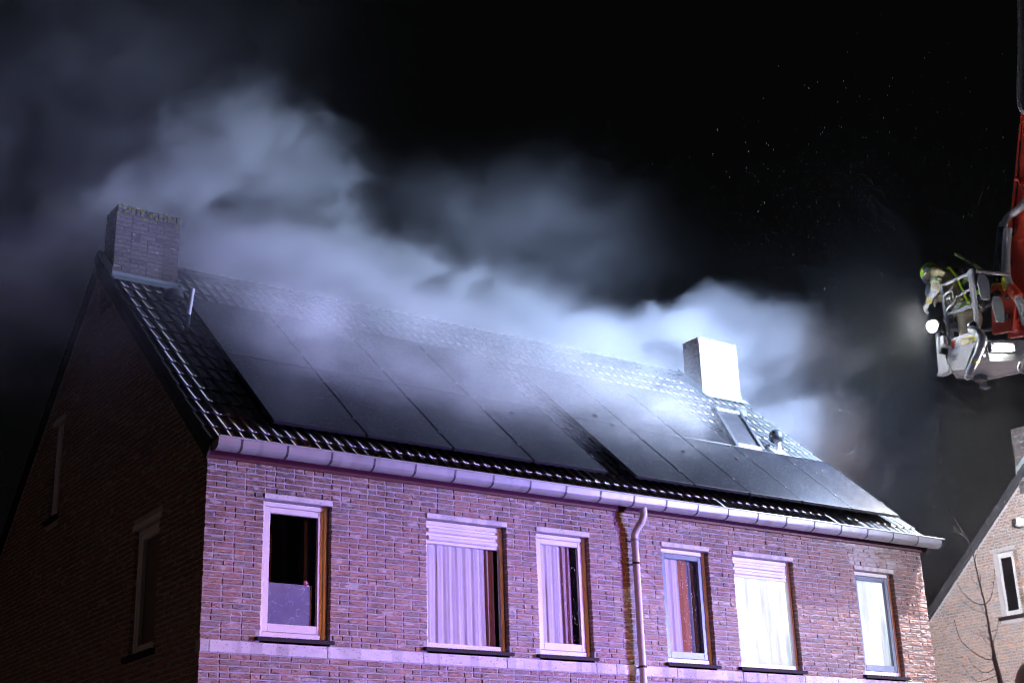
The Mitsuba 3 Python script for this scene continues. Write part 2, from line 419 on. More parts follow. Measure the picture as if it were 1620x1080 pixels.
def front_rows(k):
    cuts = []
    if k in (-1, -2): return []                                    # the stone band
    for a, b, _ in WX:
        if 2 <= k < 24: cuts.append((a, b))
        elif k in (0, 1): cuts.append((a - 0.055, b + 0.035))
        elif k == 24: cuts.append((a - 0.002, b + 0.012))
    iv = minus(0, W, cuts)
    if k == 25:                                                    # open joints over the lintels
        cuts = []
        for a, b, _ in WX: cuts += [(a + 0.14, a + 0.152), (b - 0.12, b - 0.108)]
        iv = minus(0, W, cuts)
    return iv
r = np.random.default_rng(11)
rows = list(range(-30, ROWTOP))
lst = lay(front_rows, rows, r)
def near(b):                                                       # large and in view first
    d = math.hypot(b[0] - EYE[0], EYE[1]); seen = -7 <= b[1] < 30
    return (not seen, d)
lst.sort(key=near)
def ffront(x, proud):
    M = np.eye(4); M[0, 3] = x; M[1, 3] = -proud; return M
place_bricks(lst, ffront, 'mat_brick', FW, 290, r, lambda k: Z0 + k * C)

# stone band in blocks, and lintels
xb = 0.0
for L in (0.10, 1.32, 1.17, 1.10, 1.28, 0.30, 0.95, 1.1, 0.42, 0.68, 0.62, 1.05, 0.96):
    e = min(xb + L, W)
    if e - xb > 0.03: obj('band_stone', cbox(xb + 0.003, e - 0.003, -0.006 - 0.003 * r.random(), 0.1, Z0 - 2 * C + 0.004, Z0 - 0.003, 0.004), 'mat_stone', HOUSE)
    xb = e
for a, b, _ in WX:
    obj('lintel', cbox(a, b + 0.01, -0.012, 0.1, ZL + 0.004, ZT - 0.004, 0.004), 'mat_stone', HOUSE)

ws = []
for a, b, _ in WX:
    for xq in (a + .146, b - .114): ws.append(cbox(xq - .007, xq + .007, -.0015, .02, ZT + .004, ZT + C - .004, .001))
obj('weep_hole', cat(ws), 'mat_underlay', HOUSE, kind='stuff')

def frame_mesh(x0, x1, z0, z1, t, y0, y1, tb=None, tt=None, c=0.004):
    tb, tt = tb or t, tt or t
    return cat([cbox(x0, x0 + t, y0, y1, z0, z1, c), cbox(x1 - t, x1, y0, y1, z0, z1, c),
                cbox(x0 + t + .0005, x1 - t - .0005, y0 + .001, y1, z0, z0 + tb, c), cbox(x0 + t + .0005, x1 - t - .0005, y0 + .001, y1, z1 - tt, z1, c)])
def pane(x0, x1, y, z0, z1):
    return (np.array([[x0, y, z0], [x1, y, z0], [x1, y, z1], [x0, y, z1]], float), np.array([[0, 1, 2], [0, 2, 3]]))
WINLAB = ['window with a dark room behind and a frosted film on its lower half', 'wide window with pleated white net curtain', 'narrow white window with net curtain and wet glass',
          'narrow window with blue grey sash and a rust curtain', 'wide window glaring white', 'narrow blue grey sash window glaring white at the wall end']
DROPV, DROPF = trimesh.creation.icosphere(1, 1.0).vertices, trimesh.creation.icosphere(1, 1.0).faces
for i, (a, b, kind) in enumerate(WX):
    wk = free(HOUSE + '__window'); tag(wk, WINLAB[i])
    obj('frame', frame_mesh(a + .003, b - .003, ZS, ZL - .004, 0.05, 0.075, 0.135), 'mat_white_paint', wk)
    obj('sill', cat([prism(Polygon([(-0.055, Z0 + 0.012), (0.10, Z0 + 0.030), (0.10, Z0 + 0.074), (-0.055, Z0 + 0.052)]), 'x', a - 0.05, b + 0.03)]), 'mat_sill', wk)
    if kind == 'grille':
        obj('top_panel', cbox(a + .0535, b - .0535, 0.088, 0.13, ZL - .26, ZL - .055, .003), 'mat_white_paint', wk)
        for q in range(2):
            obj('ventilation_slat', prism(Polygon([(0.045, ZL - .100 - .088 * q), (0.087, ZL - .080 - .088 * q), (0.087, ZL - .120 - .088 * q), (0.055, ZL - .142 - .088 * q), (0.045, ZL - .135 - .088 * q)]), 'x', a + .06, b - .10), 'mat_white_paint', wk)
        obj('glass', pane(a + .05, b - .05, 0.105, ZS + .045, ZL - .255), 'mat_glass', wk)
        g = (a + .05, b - .05, ZS + .045, ZL - .255)
    else:
        m = 'mat_blue_paint' if kind == 'blue' else 'mat_white_paint'
        obj('sash', frame_mesh(a + .055, b - .055, ZS + .055, ZL - .058, 0.062, 0.083, 0.13, tb=.085), m, wk)
        obj('glass', pane(a + .112, b - .112, 0.105, ZS + .135, ZL - .118), 'mat_glass', wk)
        g = (a + .115, b - .115, ZS + .14, ZL - .12)
    if i in (2, 3):                                                # water beads on the pane
        vs, fs, n = [], [], 0
        for _ in range(120):
            rx = 0.002 + 0.003 * r.random()
            fx = g[0] + (g[1] - g[0]) * (0.35 + 0.65 * r.random() ** 0.8 if i == 2 else 0.45 + .5 * r.random())
            vs.append(DROPV * np.array([rx, .0015, rx * r.uniform(1, 2.4)]) + np.array([fx, .1045, g[2] + (g[3] - g[2]) * r.random()])); fs.append(DROPF + n); n += len(DROPV)
        obj('water_beads', (np.vstack(vs), np.vstack(fs)), 'mat_drop', wk, smooth=True, kind='stuff')

# curtains, films and the rooms behind
def drape(x0, x1, y, z0, z1, amp, pitch, seed):
    q = np.random.default_rng(seed); nx = max(12, int((x1 - x0) / pitch * 10)); nz = 10
    ph = np.cumsum(q.uniform(.7, 1.3, nx)) * 2 * np.pi / 10
    V, F = [], []
    for k in range(nz + 1):
        f = k / nz; z = z1 + (z0 - z1) * f
        sway = 0.10 * (x1 - x0) * f * f * (q.random() * 0 + 0.15)
        for j in range(nx):
            V.append([x0 + (x1 - x0 + sway) * j / (nx - 1) + .004 * math.sin(3 * f + j), y + amp * math.sin(ph[j] + .4 * f) * (.6 + .4 * f) + amp * .4 * math.sin(2.3 * ph[j] + 1.1), z])
    for k in range(nz):
        for j in range(nx - 1):
            p = k * nx + j; F.append([p, p + nx, p + nx + 1, p + 1])
    return (np.array(V), np.array(F))
def curtain(name, label, catg, x0, x1, y, z0, z1, m, amp=.009, pitch=.125, seed=1):
    k = obj(name, drape(x0, x1, y, z0, z1, amp, pitch, seed), m, smooth=True); tag(k, label, catg); return k
a, b, _ = WX[1]
curtain('net_curtain', 'white pleated net curtain behind the wide window left of the downpipe', 'curtain', a + .03, a + .86, .15, ZS, ZL - .2, 'mat_net', seed=3)
curtain('drape', 'taupe drape beside the pleated net curtain in the wide window left of the downpipe', 'curtain', a + .85, a + 1.0, .165, ZS, ZL - .2, 'mat_drape', .02, .09, 4)
a, b, _ = WX[2]
curtain('net_curtain', 'white net curtain in the narrow window just left of the downpipe', 'curtain', a + .05, a + .44, .15, ZS, ZL, 'mat_net', seed=5)
curtain('drape', 'taupe drape at the edge of the net curtain just left of the downpipe', 'curtain', a + .44, a + .60, .17, ZS, ZL, 'mat_drape', .015, .08, 6)
a, b, _ = WX[3]
curtain('net_curtain', 'white curtain edge in the blue grey window right of the downpipe', 'curtain', a + .05, a + .38, .15, ZS, ZL, 'mat_net', .008, .14, seed=7)
curtain('drape', 'rust orange drape in the blue grey window right of the downpipe', 'curtain', a + .38, a + .54, .17, ZS, ZL, 'mat_drape_rust', .006, .16, 8)
curtain('drape', 'dark grey blue sheet added for the dark glass right in the blue grey window', 'curtain', a + .53, b + .02, .175, ZS, ZL, 'mat_glass_shade', .010, .1, 14)  # added sheet stands in for the unlit room behind dark glass
a, b, _ = WX[0]
curtain('drape', 'dark brown sheet added for the dim room deep inside the leftmost front window', 'curtain', a - .1, b + .6, .75, ZS, ZL + .1, 'mat_room_shade', .02, .2, 15)  # brown sheet painted for the dim depth of the room
curtain('drape', 'dark violet drape at the right side of the leftmost front window', 'curtain', b - .20, b - .02, .24, ZS, ZL, 'mat_drape_dark', .012, .09, 9)
k = obj('window_film', cbox(a + .10, b - .155, .135, .137, ZS + .13, ZS + .575, .0008), 'mat_film'); tag(k, 'frosted sheet with white floral lines across the lower half of the leftmost front window', 'film')
fl = thing('flower_figure', 'small pink and white flower ornament on top of the frosted sheet', 'ornament')
fx, fz = b - .225, ZS + .60
obj('petal', cat([trimesh.Trimesh(DROPV * .013 + np.array([fx + .017 * math.cos(q), .140 + .004 * (q % 2), fz + .017 * math.sin(q)]), DROPF, process=False) for q in np.arange(5) * 1.2566]), 'mat_pink', fl, smooth=True)
obj('flower_heart', trimesh.Trimesh(DROPV * .011 + np.array([fx, .134, fz]), DROPF, process=False), 'mat_white', fl, smooth=True)
obj('flower_stem', cat([tube([(fx, .141, fz), (fx + .012, .141, fz - .03), (fx + .02, .141, fz - .05)], .006, 6), trimesh.Trimesh(DROPV * .012 + np.array([fx + .022, .140, fz - .03]), DROPF, process=False)]), 'mat_white', fl, smooth=True)
k = obj('leaf_cutting', cat([tube([(a + .125, .14, ZS + .56), (a + .122, .14, ZS + .61), (a + .131, .14, ZS + .65)], [.004, .009, .002], 6)]), 'mat_leaf', smooth=True); tag(k, 'green leaf tip peeping over the left end of the frosted sheet', 'leaf')

# rooms: floor, ceiling, partitions and back wall as one dark shell
shell = [cbox(.13, W - .13, 3.0, 3.06, Z0 - 1.0, ZE - .05), cbox(.13, W - .13, .12, 3.0, Z0 - 1.0, Z0 - .95), cbox(.13, W - .13, .12, 3.0, Z0 + 1.80, Z0 + 1.85)]
for xp in (.125, 2.1, 3.95, W / 2, 7.1, 9.0, W - .185): shell.append(cbox(xp, xp + .06, .121, 3.0, Z0 - .95, Z0 + 1.80))
obj('room_shell', cat(shell), 'mat_room', HOUSE)
# glare on the two right windows, added as glowing sheets behind the glass
def glow_fn(p, n, uv):
    s = fbm(p.x * 26, 2.0, p.z * 1.7, octaves=3)
    low = smoothstep(Z0 + .02, Z0 + .35, p.z + .12 * noise(p.x * 22, 0.0, p.z * 5))
    blue = smoothstep(.60, .42, noise(p.x * 7 + 3, 5.0, p.z * 1.0)) * 0.55
    v = (0.55 + 0.9 * s) * (0.45 + 0.55 * low)
    return mix((0.95, 1.0, 1.10), (0.42, 0.55, 0.72), blue) * v * GLARE
for i, lab in ((4, 'glowing sheet added for floodlight glare behind the wide window right of the downpipe'), (5, 'glowing sheet added for floodlight glare behind the rightmost front window')):
    a, b, _ = WX[i]
    k = free('glare_sheet')
    scene[k] = {**mikit.ply(pane(a + .02, b + .10, .20, ZS - .02, ZL + .05), 'mat_glare_sheet', uv=np.array([[0, 0], [1, 0], [1, 1], [0, 1.0]])), 'emitter': {'type': 'area', 'sampling_weight': .2, 'radiance': mikit.proc(glow_fn)}}
    tag(k, lab, 'glow_sheet')

# gable walls, rear and right walls
def gable_z(y, drop=0.0):
    return ZE + (y - YE) * math.tan(PITCH) - drop if y <= YR else ZE + (2 * YR - YE - YE - (y - YE)) * math.tan(PITCH) - drop
gw = Polygon([(.118, 0), (DEPTH, 0), (DEPTH, gable_z(DEPTH, .16)), (YR, gable_z(YR, .16)), (.118, gable_z(.118, .16))])
GWIN = [(1.27, 2.03, Z0 + 0.02, Z0 + 1.49), (5.06, 5.47, Z0 + 2.27, Z0 + 3.64)]
gwo = gw
for y0, y1, z0, z1 in GWIN: gwo = gwo.difference(sbox(y0 - .004, z0 - .002, y1 + .004, z1 + .004))
GW = obj('gable_wall', prism(gwo, 'x', .0075, .118), 'mat_mortar', HOUSE)
obj('side_wall', prism(gw, 'x', W - .118, W - .006), 'mat_brick', HOUSE)
obj('rear_wall', cbox(.12, W - .12, DEPTH - .12, DEPTH - .006, 0, gable_z(DEPTH, .2)), 'mat_brick', HOUSE)
def make_gable_rows(wins):
    def rows_(k):
        z0 = Z0 + k * C; z1 = z0 + C
        if k in (-1, -2): return [(0.115, DEPTH)]
        lo = 0.115
        h = z1 + .20
        ya = max(lo, YE + (h - ZE) / math.tan(PITCH)); yb = min(DEPTH, 2 * YR - YE - (h - ZE) / math.tan(PITCH))
        if yb - ya < .1: return []
        cuts = []
        for y0, y1, a_, b_ in wins:
            if z1 > a_ - .05 and z0 < b_ + .075: cuts.append((y0 - (.06 if z0 > b_ or z1 < a_ + .01 else 0), y1 + (.06 if z0 > b_ or z1 < a_ + .01 else 0)))
        return minus(ya, yb, cuts)
    return rows_
gl = lay(make_gable_rows(GWIN), range(-24, 92), np.random.default_rng(12))
def fgable(y, proud):                                             # brick's x runs along -y, front towards -x
    M = np.eye(4); M[:3, :3] = np.array([[0, 1, 0], [-1, 0, 0], [0, 0, 1]]); M[0, 3] = -proud; M[1, 3] = y; return M
place_bricks(gl, fgable, 'mat_brick', GW, 0, np.random.default_rng(13), lambda k: Z0 + k * C)
def gable_window(house, X, y0, y1, z0, z1, lab, m='mat_white_paint'):
    wk = free(house + '__window'); tag(wk, lab)
    def sw(me):                                                    # built facing -y, turned to face -x
        me = me.copy(); v = me.vertices.copy(); me.vertices = np.c_[X + v[:, 1], -v[:, 0], v[:, 2]]; return me
    a, b = -y1, -y0
    obj('frame', sw(frame_mesh(a + .003, b - .003, z0 + .06, z1 - .004, .055, .05, .12)), m, wk)
    obj('sash', sw(frame_mesh(a + .06, b - .06, z0 + .118, z1 - .06, .05, .062, .115)), m, wk)
    v, f = pane(a + .10, b - .10, .09, z0 + .16, z1 - .1)
    obj('glass', (np.c_[X + v[:, 1], -v[:, 0], v[:, 2]], f), 'mat_glass', wk)
    obj('lintel', sw(cbox(a - .06, b + .06, -.012, .1, z1 + .004, z1 + .068)), 'mat_stone', wk)
    obj('sill', sw(cbox(a - .06, b + .06, -.05, .1, z0 - .005, z0 + .055)), 'mat_sill', wk)
    return wk
gable_window(HOUSE, 0, *GWIN[0], 'dim white window low on the dark gable')
gable_window(HOUSE, 0, *GWIN[1], 'dim narrow attic window high on the dark gable')

v, f = drape(-5.42, -5.12, .14, Z0 + 2.4, Z0 + 3.55, .012, .09, 17)
k = obj('drape', (np.c_[v[:, 1], -v[:, 0], v[:, 2]], f), 'mat_gold_lamplight', smooth=True); tag(k, 'golden sheet added to give the high attic window of the dark gable its lamplit strip', 'curtain')  # gold sheet stands in for lamplight on the window jamb
v, f = drape(-1.98, -1.45, .14, Z0 + .1, Z0 + 1.45, .012, .11, 18)
k = obj('drape', (np.c_[v[:, 1], -v[:, 0], v[:, 2]], f), 'mat_drape_dark', smooth=True); tag(k, 'dark curtain in the low window of the dark gable', 'curtain')
# eaves: board, gutter with straps, downpipe
obj('eaves_board', cat([cbox(-.02, W + .02, -.035, .0, Z0 + ROWTOP * C - .012, Z0 + ROWTOP * C + .15), cbox(-.02, W + .02, -.20, -.036, Z0 + ROWTOP * C + .105, Z0 + ROWTOP * C + .125)]), 'mat_maroon', HOUSE)
GZ = Z0 + 2.0
prof = [(-.145, GZ), (-.148, GZ - .05)] + [(-.235 + .087 * math.cos(q), GZ - .05 - .066 * math.sin(q)) for q in np.linspace(.15, math.pi - .25, 12)] + [(-.327, GZ - .030), (-.335, GZ + .012)]
lip = [(-.335 + .012 * math.cos(q), GZ + .012 + .012 * math.sin(q)) for q in np.linspace(-.3, 4.2, 8)]
def gut(x0, x1, grow=0.0, pr=None):
    pr = np.array(pr if pr is not None else prof + lip); c = np.array([-.235, GZ - .04])
    pr = c + (pr - c) * (1 + grow)
    n = len(pr); V = np.vstack([np.c_[np.full(n, x0), pr], np.c_[np.full(n, x1), pr]])
    F = [[i, i + 1, n + i + 1, n + i] for i in range(n - 1)]
    return V, np.array(F)
def endcap(x):
    pr = np.array(prof); V = np.c_[np.full(len(pr), x), pr]; 
    return (np.vstack([V, [[x, -.235, GZ - .02]]]), np.array([[i, i + 1, len(pr)] for i in range(len(pr) - 1)]))
gx = [-.02] + list(np.arange(.24, W, .52)) + [W + .10]
gk = free(HOUSE + '__gutter'); tag(gk, 'pale half-round gutter with dark straps along the eaves')
for i in range(len(gx) - 1):
    v, f = gut(gx[i] + .001, gx[i + 1] - .001); obj('gutter_length', (v, f), 'mat_gutter', gk, smooth=40)
    if i: obj('gutter_strap', gut(gx[i] - .012, gx[i] + .012, .035, prof), 'mat_gutter_joint', gk, smooth=40)
for x in (-.02, W + .10): obj('end_cap', endcap(x), 'mat_gutter', gk)
obj('gutter_lip', tube([(W + .10, -.335, GZ + .012), (W + .16, -.335, GZ + .013)], .011, 8), 'mat_gutter', gk)
dk = free(HOUSE + '__downpipe'); tag(dk, 'pale downpipe with a swan neck in the middle of the front wall')
DX = 5.60
obj('swan_neck', tube([(DX + .05, -.235, GZ - .10), (DX + .05, -.235, GZ - .24), (DX - .005, -.10, GZ - .40), (DX - .005, -.10, GZ - .50)], .046, 14, sub=1), 'mat_pipe', dk, smooth=50)
obj('pipe', tube([(DX - .005, -.10, GZ - .47), (DX - .005, -.10, .1)], .044, 14), 'mat_pipe', dk, smooth=50)
for z in (GZ - .49, GZ - .78, Z0 - .03):
    obj('pipe_bracket', cat([lathe([(.045, -.014), (.052, -.012), (.052, .012), (.045, .014)], 16).apply_translation((DX - .005, -.10, z)), cbox(DX - .013, DX + .003, -.062, .0, z - .01, z + .01)]), 'mat_gutter_joint' if z != GZ - .49 else 'mat_gutter', dk)

# ------------------------------------------------------------------ roof
RF = free(HOUSE + '__roof'); tag(RF, 'wet dark tiled roof')
GAUGE = RIDGE_L / 16
obj('roof_deck', roofmesh(cbox(-.02, W + .02, .02, RIDGE_L - .02, -.16, -.105)), 'mat_underlay', RF)
rear = cbox(-.06, W + .06, .0, RIDGE_L - .03, -.10, -.03); rear.vertices = rear.vertices * 1.0
v = np.array([0, YE, ZE]) + rear.vertices @ ROOFM.T; v[:, 1] = 2 * YR - v[:, 1]
obj('rear_slope', trimesh.Trimesh(v, rear.faces[:, ::-1], process=False), 'mat_underlay', RF)
for xv in (-.045, W + .021): obj('verge_board', roofmesh(cbox(xv, xv + .024, -.02, RIDGE_L, -.24, -.07)), 'mat_dark_metal', RF)
def tile_mesh(seed, edge=0):
    q = np.random.default_rng(seed)
    us = np.linspace(0, .2995, 25); s = (us / .15) % 1.0
    w = .042 * np.clip(np.where(s < .5, (s - .28) / .22, 1 - ((s - .5) / .22)), 0, 1) ** 1.25 + .003 * np.cos(2 * np.pi * s)
    w += q.normal(0, .0004, len(us))
    vs = [0.0, .01, GAUGE * .5, GAUGE + .06]
    crest_glint = np.exp(-((s - .5) / .045) ** 2)
    V, F, A = [], [], []
    for j, v_ in enumerate(vs):
        for i, u in enumerate(us): V.append([u, v_, w[i] - .034 - .024 * v_ / GAUGE - (.003 if j == 0 else 0)]); A.append(max(crest_glint[i], .30 * (j == 0)))
    n = len(us)
    for j in range(len(vs) - 1):
        for i in range(n - 1): p = j * n + i; F.append([p, p + 1, p + n + 1, p + n])
    b = len(V)
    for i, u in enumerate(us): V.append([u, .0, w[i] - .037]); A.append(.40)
    for i, u in enumerate(us): V.append([u, .002, w[i] - .034 - .026]); A.append(.0)
    for i in range(n - 1): F.append([b + n + i, b + n + i + 1, b + i + 1, b + i])
    for side, i0 in ((0, 0), (1, n - 1)):
        o = len(V)
        for j, v_ in enumerate(vs): V.append([us[i0], v_, w[i0] - .034 - .024 * v_ / GAUGE]); A.append(0)
        for j, v_ in enumerate(vs): V.append([us[i0], v_, w[i0] - .058 - .024 * v_ / GAUGE]); A.append(0)
        for j in range(len(vs) - 1):
            q4 = [o + j, o + j + 1, o + len(vs) + j + 1, o + len(vs) + j]
            F.append(q4 if side == 0 else q4[::-1])
    V = np.array(V)
    if edge:                                                       # verge tile: a cheek hangs over the board
        x = us[0] if edge < 0 else us[-1]
        for xx, fl_ in ((x - .012, 1), (x + .012, 0)):
            o = len(V); V = np.vstack([V, [[xx, 0, -.13], [xx, vs[-1], -.15], [xx, 0, -.02], [xx, vs[-1], -.045]]]); A += [0, 0, .5, .5]
            q4 = [o, o + 1, o + 3, o + 2]; F.append(q4 if fl_ else q4[::-1])
        o = len(V); V = np.vstack([V, [[x - .012, 0, -.02], [x + .012, 0, -.02], [x + .012, vs[-1], -.045], [x - .012, vs[-1], -.045]]]); A += [.6] * 4; F.append([o, o + 1, o + 2, o + 3])
    F = np.array(F)
    return V, np.vstack([F[:, [0, 1, 2]], F[:, [0, 2, 3]]]), np.c_[np.array(A, float), np.linspace(0, .01, len(A))]
TILES = [tile_mesh(300 + i) for i in range(4)] + [tile_mesh(310, -1), tile_mesh(311, 1)]
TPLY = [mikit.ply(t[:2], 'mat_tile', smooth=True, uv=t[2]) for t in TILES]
PANELS = []                                                        # (x0, x1, t0, t1, row, column, side)
LX = [.725, 1.875, 3.02, 4.165, 5.305]
RX = [5.76, 6.745, 7.73, 8.72, 9.705, 10.69]
for i in range(4):
    PANELS += [(LX[i], LX[i + 1], .36, 2.19, 'lower', i, 'left'), (LX[i], LX[i + 1], 2.195, 4.03, 'upper', i, 'left')]
for i in range(5):
    PANELS.append((RX[i], RX[i + 1], .37, 2.09, 'lower', i, 'right'))
    if i < 3: PANELS.append((RX[i], RX[i + 1], 2.095, 3.97, 'upper', i, 'right'))
tx0 = -.04; ncol = 37; tw_ = (W + .08) / 37
hid_v, hid_f, hid_u, hn = [], [], [], 0
qr = np.random.default_rng(21)
single = 0
for rrow in range(16):
    for col in range(ncol):
        x, t = tx0 + col * tw_, rrow * GAUGE
        if 8.95 < x + .05 < 9.4 and 2.2 < t + .2 < 3.0: continue      # the skylight's opening
        v = 4 if col == 0 else 5 if col == ncol - 1 else int(qr.integers(4))
        hidden = any(p[0] + .12 < x + .15 < p[1] - .0 and p[2] + .25 < t + .2 < p[3] - .12 for p in PANELS)
        tw = roof_tw(x, t, qr.normal(0, .0015), qr.normal(0, .35), qr.normal(0, .25))
        if rrow == 0 and col in (31, 33, 24):                       # slipped tiles near the eave
            tw = roof_tw(x + .01, t - .03, .012, 1.5, qr.normal(0, 1.5))
        M = np.array(T(tw).matrix) @ np.diag([tw_ / .30, 1, 1, 1])
        if hidden or single >= 298:
            V = TILES[v][0] @ M[:3, :3].T + M[:3, 3]; hid_v.append(V); hid_f.append(TILES[v][1] + hn); hid_u.append(TILES[v][2]); hn += len(V)
        else:
            put('roof_tile', TPLY[v], RF, T(M)); single += 1
if hid_v:
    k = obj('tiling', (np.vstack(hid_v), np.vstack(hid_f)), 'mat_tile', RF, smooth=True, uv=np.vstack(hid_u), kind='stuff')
rt = []
for i in range(28):                                                # ridge caps
    a_ = np.linspace(.15, math.pi - .15, 9); x = i * .40 - .06
    r0, r1 = .125, .115
    V = np.vstack([np.c_[np.full(9, x), YR - r0 * np.cos(a_), ZR - .075 + r0 * np.sin(a_)], np.c_[np.full(9, x + .43), YR - r1 * np.cos(a_), ZR - .075 + r1 * np.sin(a_)],
                   np.c_[np.full(9, x), YR - (r0 - .018) * np.cos(a_), ZR - .075 + (r0 - .018) * np.sin(a_)]])
    F = [[j + 1, j, 9 + j, 9 + j + 1] for j in range(8)] + [[j, j + 1, 18 + j + 1, 18 + j] for j in range(8)]
    if x < W: obj('ridge_tile', (V, np.array(F)), 'mat_ridge', RF, smooth=40)

# chimneys
def chimney(house, x0, lab, y0=3.40, zt=Z0 + 6.19, zb=None, matname='mat_brick_soot', moss=True, seed=5, single=True, depth=.42):
    ck = free(house + '__chimney'); tag(ck, lab)
    w_, d_ = .88, depth
    zb = zb or gable_z(y0) - .05
    q = np.random.default_rng(seed)
    obj('chimney_core', cbox(x0 + .006, x0 + w_ - .006, y0 + .006, y0 + d_ - .006, zb - .3, zt - .02, .002), 'mat_mortar_dark' if 'soot' in matname else 'mat_mortar', ck)
    nrow = int((zt - .13 - zb) / C) + 6
    rows_ = range(nrow)
    zrow = lambda k: zt - .125 - (k + 1) * C
    def fr(side):
        def f(s, proud):
            M = np.eye(4)
            if side == 0: M[0, 3] = x0 + s; M[1, 3] = y0 - proud
            elif side == 1: M[:3, :3] = np.array([[0, 1, 0], [-1, 0, 0], [0, 0, 1]]); M[0, 3] = x0 - proud; M[1, 3] = y0 + d_ - s
            elif side == 2: M[:3, :3] = np.array([[0, -1, 0], [1, 0, 0], [0, 0, 1]]); M[0, 3] = x0 + w_ + proud; M[1, 3] = y0 + s
            else: M[:3, :3] = np.diag([-1, -1, 1]); M[0, 3] = x0 + w_ - s; M[1, 3] = y0 + d_ + proud
            return M @ np.diag([1, .3, 1, 1])
        return f
    for side, ln in ((0, w_), (1, d_), (2, w_ * 0 + d_), (3, w_)):
        ls = lay(lambda k: [(0.0, ln)] if side in (0, 3) else [(.035, ln - .035)], rows_, q)
        place_bricks(ls, fr(side), matname, ck, len(ls) if (side == 0 and single) else 0, q, zrow)
        # soldier course on top
        n = int(ln / .0625); soldier = []
        for j in range(n):
            s = (j + .5) * ln / n
            V, F = BRICKS['h'][j % 7]
            Vr = np.c_[V[:, 2] - .0257, V[:, 1], V[:, 0] + .05]     # stood on end
            Vr[:, 0] *= -1
            M = fr(side)(s, q.normal(0, .004)); M[2, 3] += zt - .118 + q.normal(0, .003)
            soldier.append(trimesh.Trimesh(Vr @ M[:3, :3].T + M[:3, 3], F[:, ::-1], process=False))
            if side == 0 and single:
                obj('soldier_brick', (soldier[-1].vertices, soldier[-1].faces), matname, ck, uv=np.c_[np.full(len(V), q.random()), np.linspace(0, .01, len(V))]); soldier.pop()
        if soldier:
            sm = cat(soldier); obj('soldier_course', sm, matname, ck, uv=np.c_[np.repeat(q.random(len(soldier)), len(V)), np.tile(np.linspace(0, .01, len(V)), len(soldier))], kind='stuff')
    # lead apron
    e = .012
    ap = [cbox(x0 - e, x0 + w_ + e, y0 - e, y0 - .0045, zb - .06, zb + .10, .003)]
    for xs in (x0 - e, x0 + w_ + .0045):
        ap.append(prism(Polygon([(y0 - e, gable_z(y0) - .1), (y0 - e, gable_z(y0) + .10), (YR, gable_z(YR) + .10), (max(YR, y0 + d_) + e, gable_z(max(YR, y0 + d_)) + .1), (max(YR, y0 + d_) + e, gable_z(max(YR, y0 + d_)) - .1), (YR, gable_z(YR) - .1)]), 'x', xs, xs + e - .0045))
    obj('lead_flashing', cat(ap), 'mat_lead', ck)
    apr = cbox(x0 - .03, x0 + w_ + .05, -.16, .0, .012, .018, .002)
    tt = (y0 - YE) / CA
    apr.vertices[:, 1] += tt - .02; apr = roofmesh(apr); obj('lead_apron', apr, 'mat_lead', ck)
    obj('flue_cap', lathe([(.001, .10), (.06, .095), (.085, .06), (.085, .0), (.07, -.02)], 18).apply_translation((x0 + .36, y0 + .30, zt + .02)), 'mat_flue', ck, smooth=40)
    if moss:
        ms = []
        for _ in range(46):
            s = q.random() * w_; zz = zt - .005 - abs(q.normal(0, .07)); rr = q.uniform(.008, .026)
            ms.append(trimesh.Trimesh(DROPV * np.array([rr, .006, rr * q.uniform(.6, 1.1)]) + np.array([x0 + s, y0 - .002, zz]), DROPF, process=False))
        obj('moss', cat(ms), 'mat_moss', ck, kind='stuff')
    return ck
chimney(HOUSE, -.02, 'sooty brick chimney with moss at the gable end', seed=5)
chimney(HOUSE, W - .86, 'brick chimney glaring white in lamp light', seed=6, moss=False, matname='mat_brick_pale')  # pale brick colour puts the lamp glare into this chimney

# vent pipes, skylight
vp = free(HOUSE + '__vent_pipe'); tag(vp, 'slim bright metal flue with dark cowl by the mossy chimney')
b0 = R(.52, 3.05, -.02)
obj('flue', tube([b0, b0 + np.array([.03, .03, .26])], .03, 12), 'mat_dark_metal', vp, smooth=50)
obj('flue_top', tube([b0 + np.array([.03, .03, .26]), b0 + np.array([.08, .06, .63])], .028, 12), 'mat_flue', vp, smooth=50)
obj('cowl', lathe([(.001, .12), (.08, .11), (.13, .06), (.13, .0), (.03, -.02)], 18).apply_translation(b0 + np.array([-.02, .45, .62])), 'mat_dark_metal', vp, smooth=40)
v2 = free(HOUSE + '__roof_vent'); tag(v2, 'short vent with a black hood near the right verge')
b0 = R(10.12, 2.52, -.03)
obj('vent_stub', tube([b0, b0 + np.array([0, 0, .20])], .05, 14), 'mat_flue', v2, smooth=50)
obj('vent_collar', roofmesh(cbox(9.98, 10.27, 2.36, 2.68, -.004, .006)), 'mat_flue', v2)
obj('vent_hood', lathe([(.001, .17), (.06, .165), (.105, .12), (.115, .04), (.10, .0), (.06, -.03), (.05, -.04)], 18).apply_translation(b0 + np.array([-.02, .0, .21])), 'mat_dark_metal', v2, smooth=40)
v3 = free(HOUSE + '__roof_vent'); tag(v3, 'low grey dome vent just below the right chimney')
obj('vent_dome', lathe([(.001, .11), (.07, .10), (.12, .06), (.15, .0), (.15, -.08)], 18).apply_translation(R(10.35, 3.95, .02)), 'mat_clamp', v3, smooth=40)
SK = free(HOUSE + '__skylight'); tag(SK, 'open roof skylight with lifted sash beside the solar panels')
sx0, sx1, st0, st1 = 8.90, 9.46, 2.20, 3.02
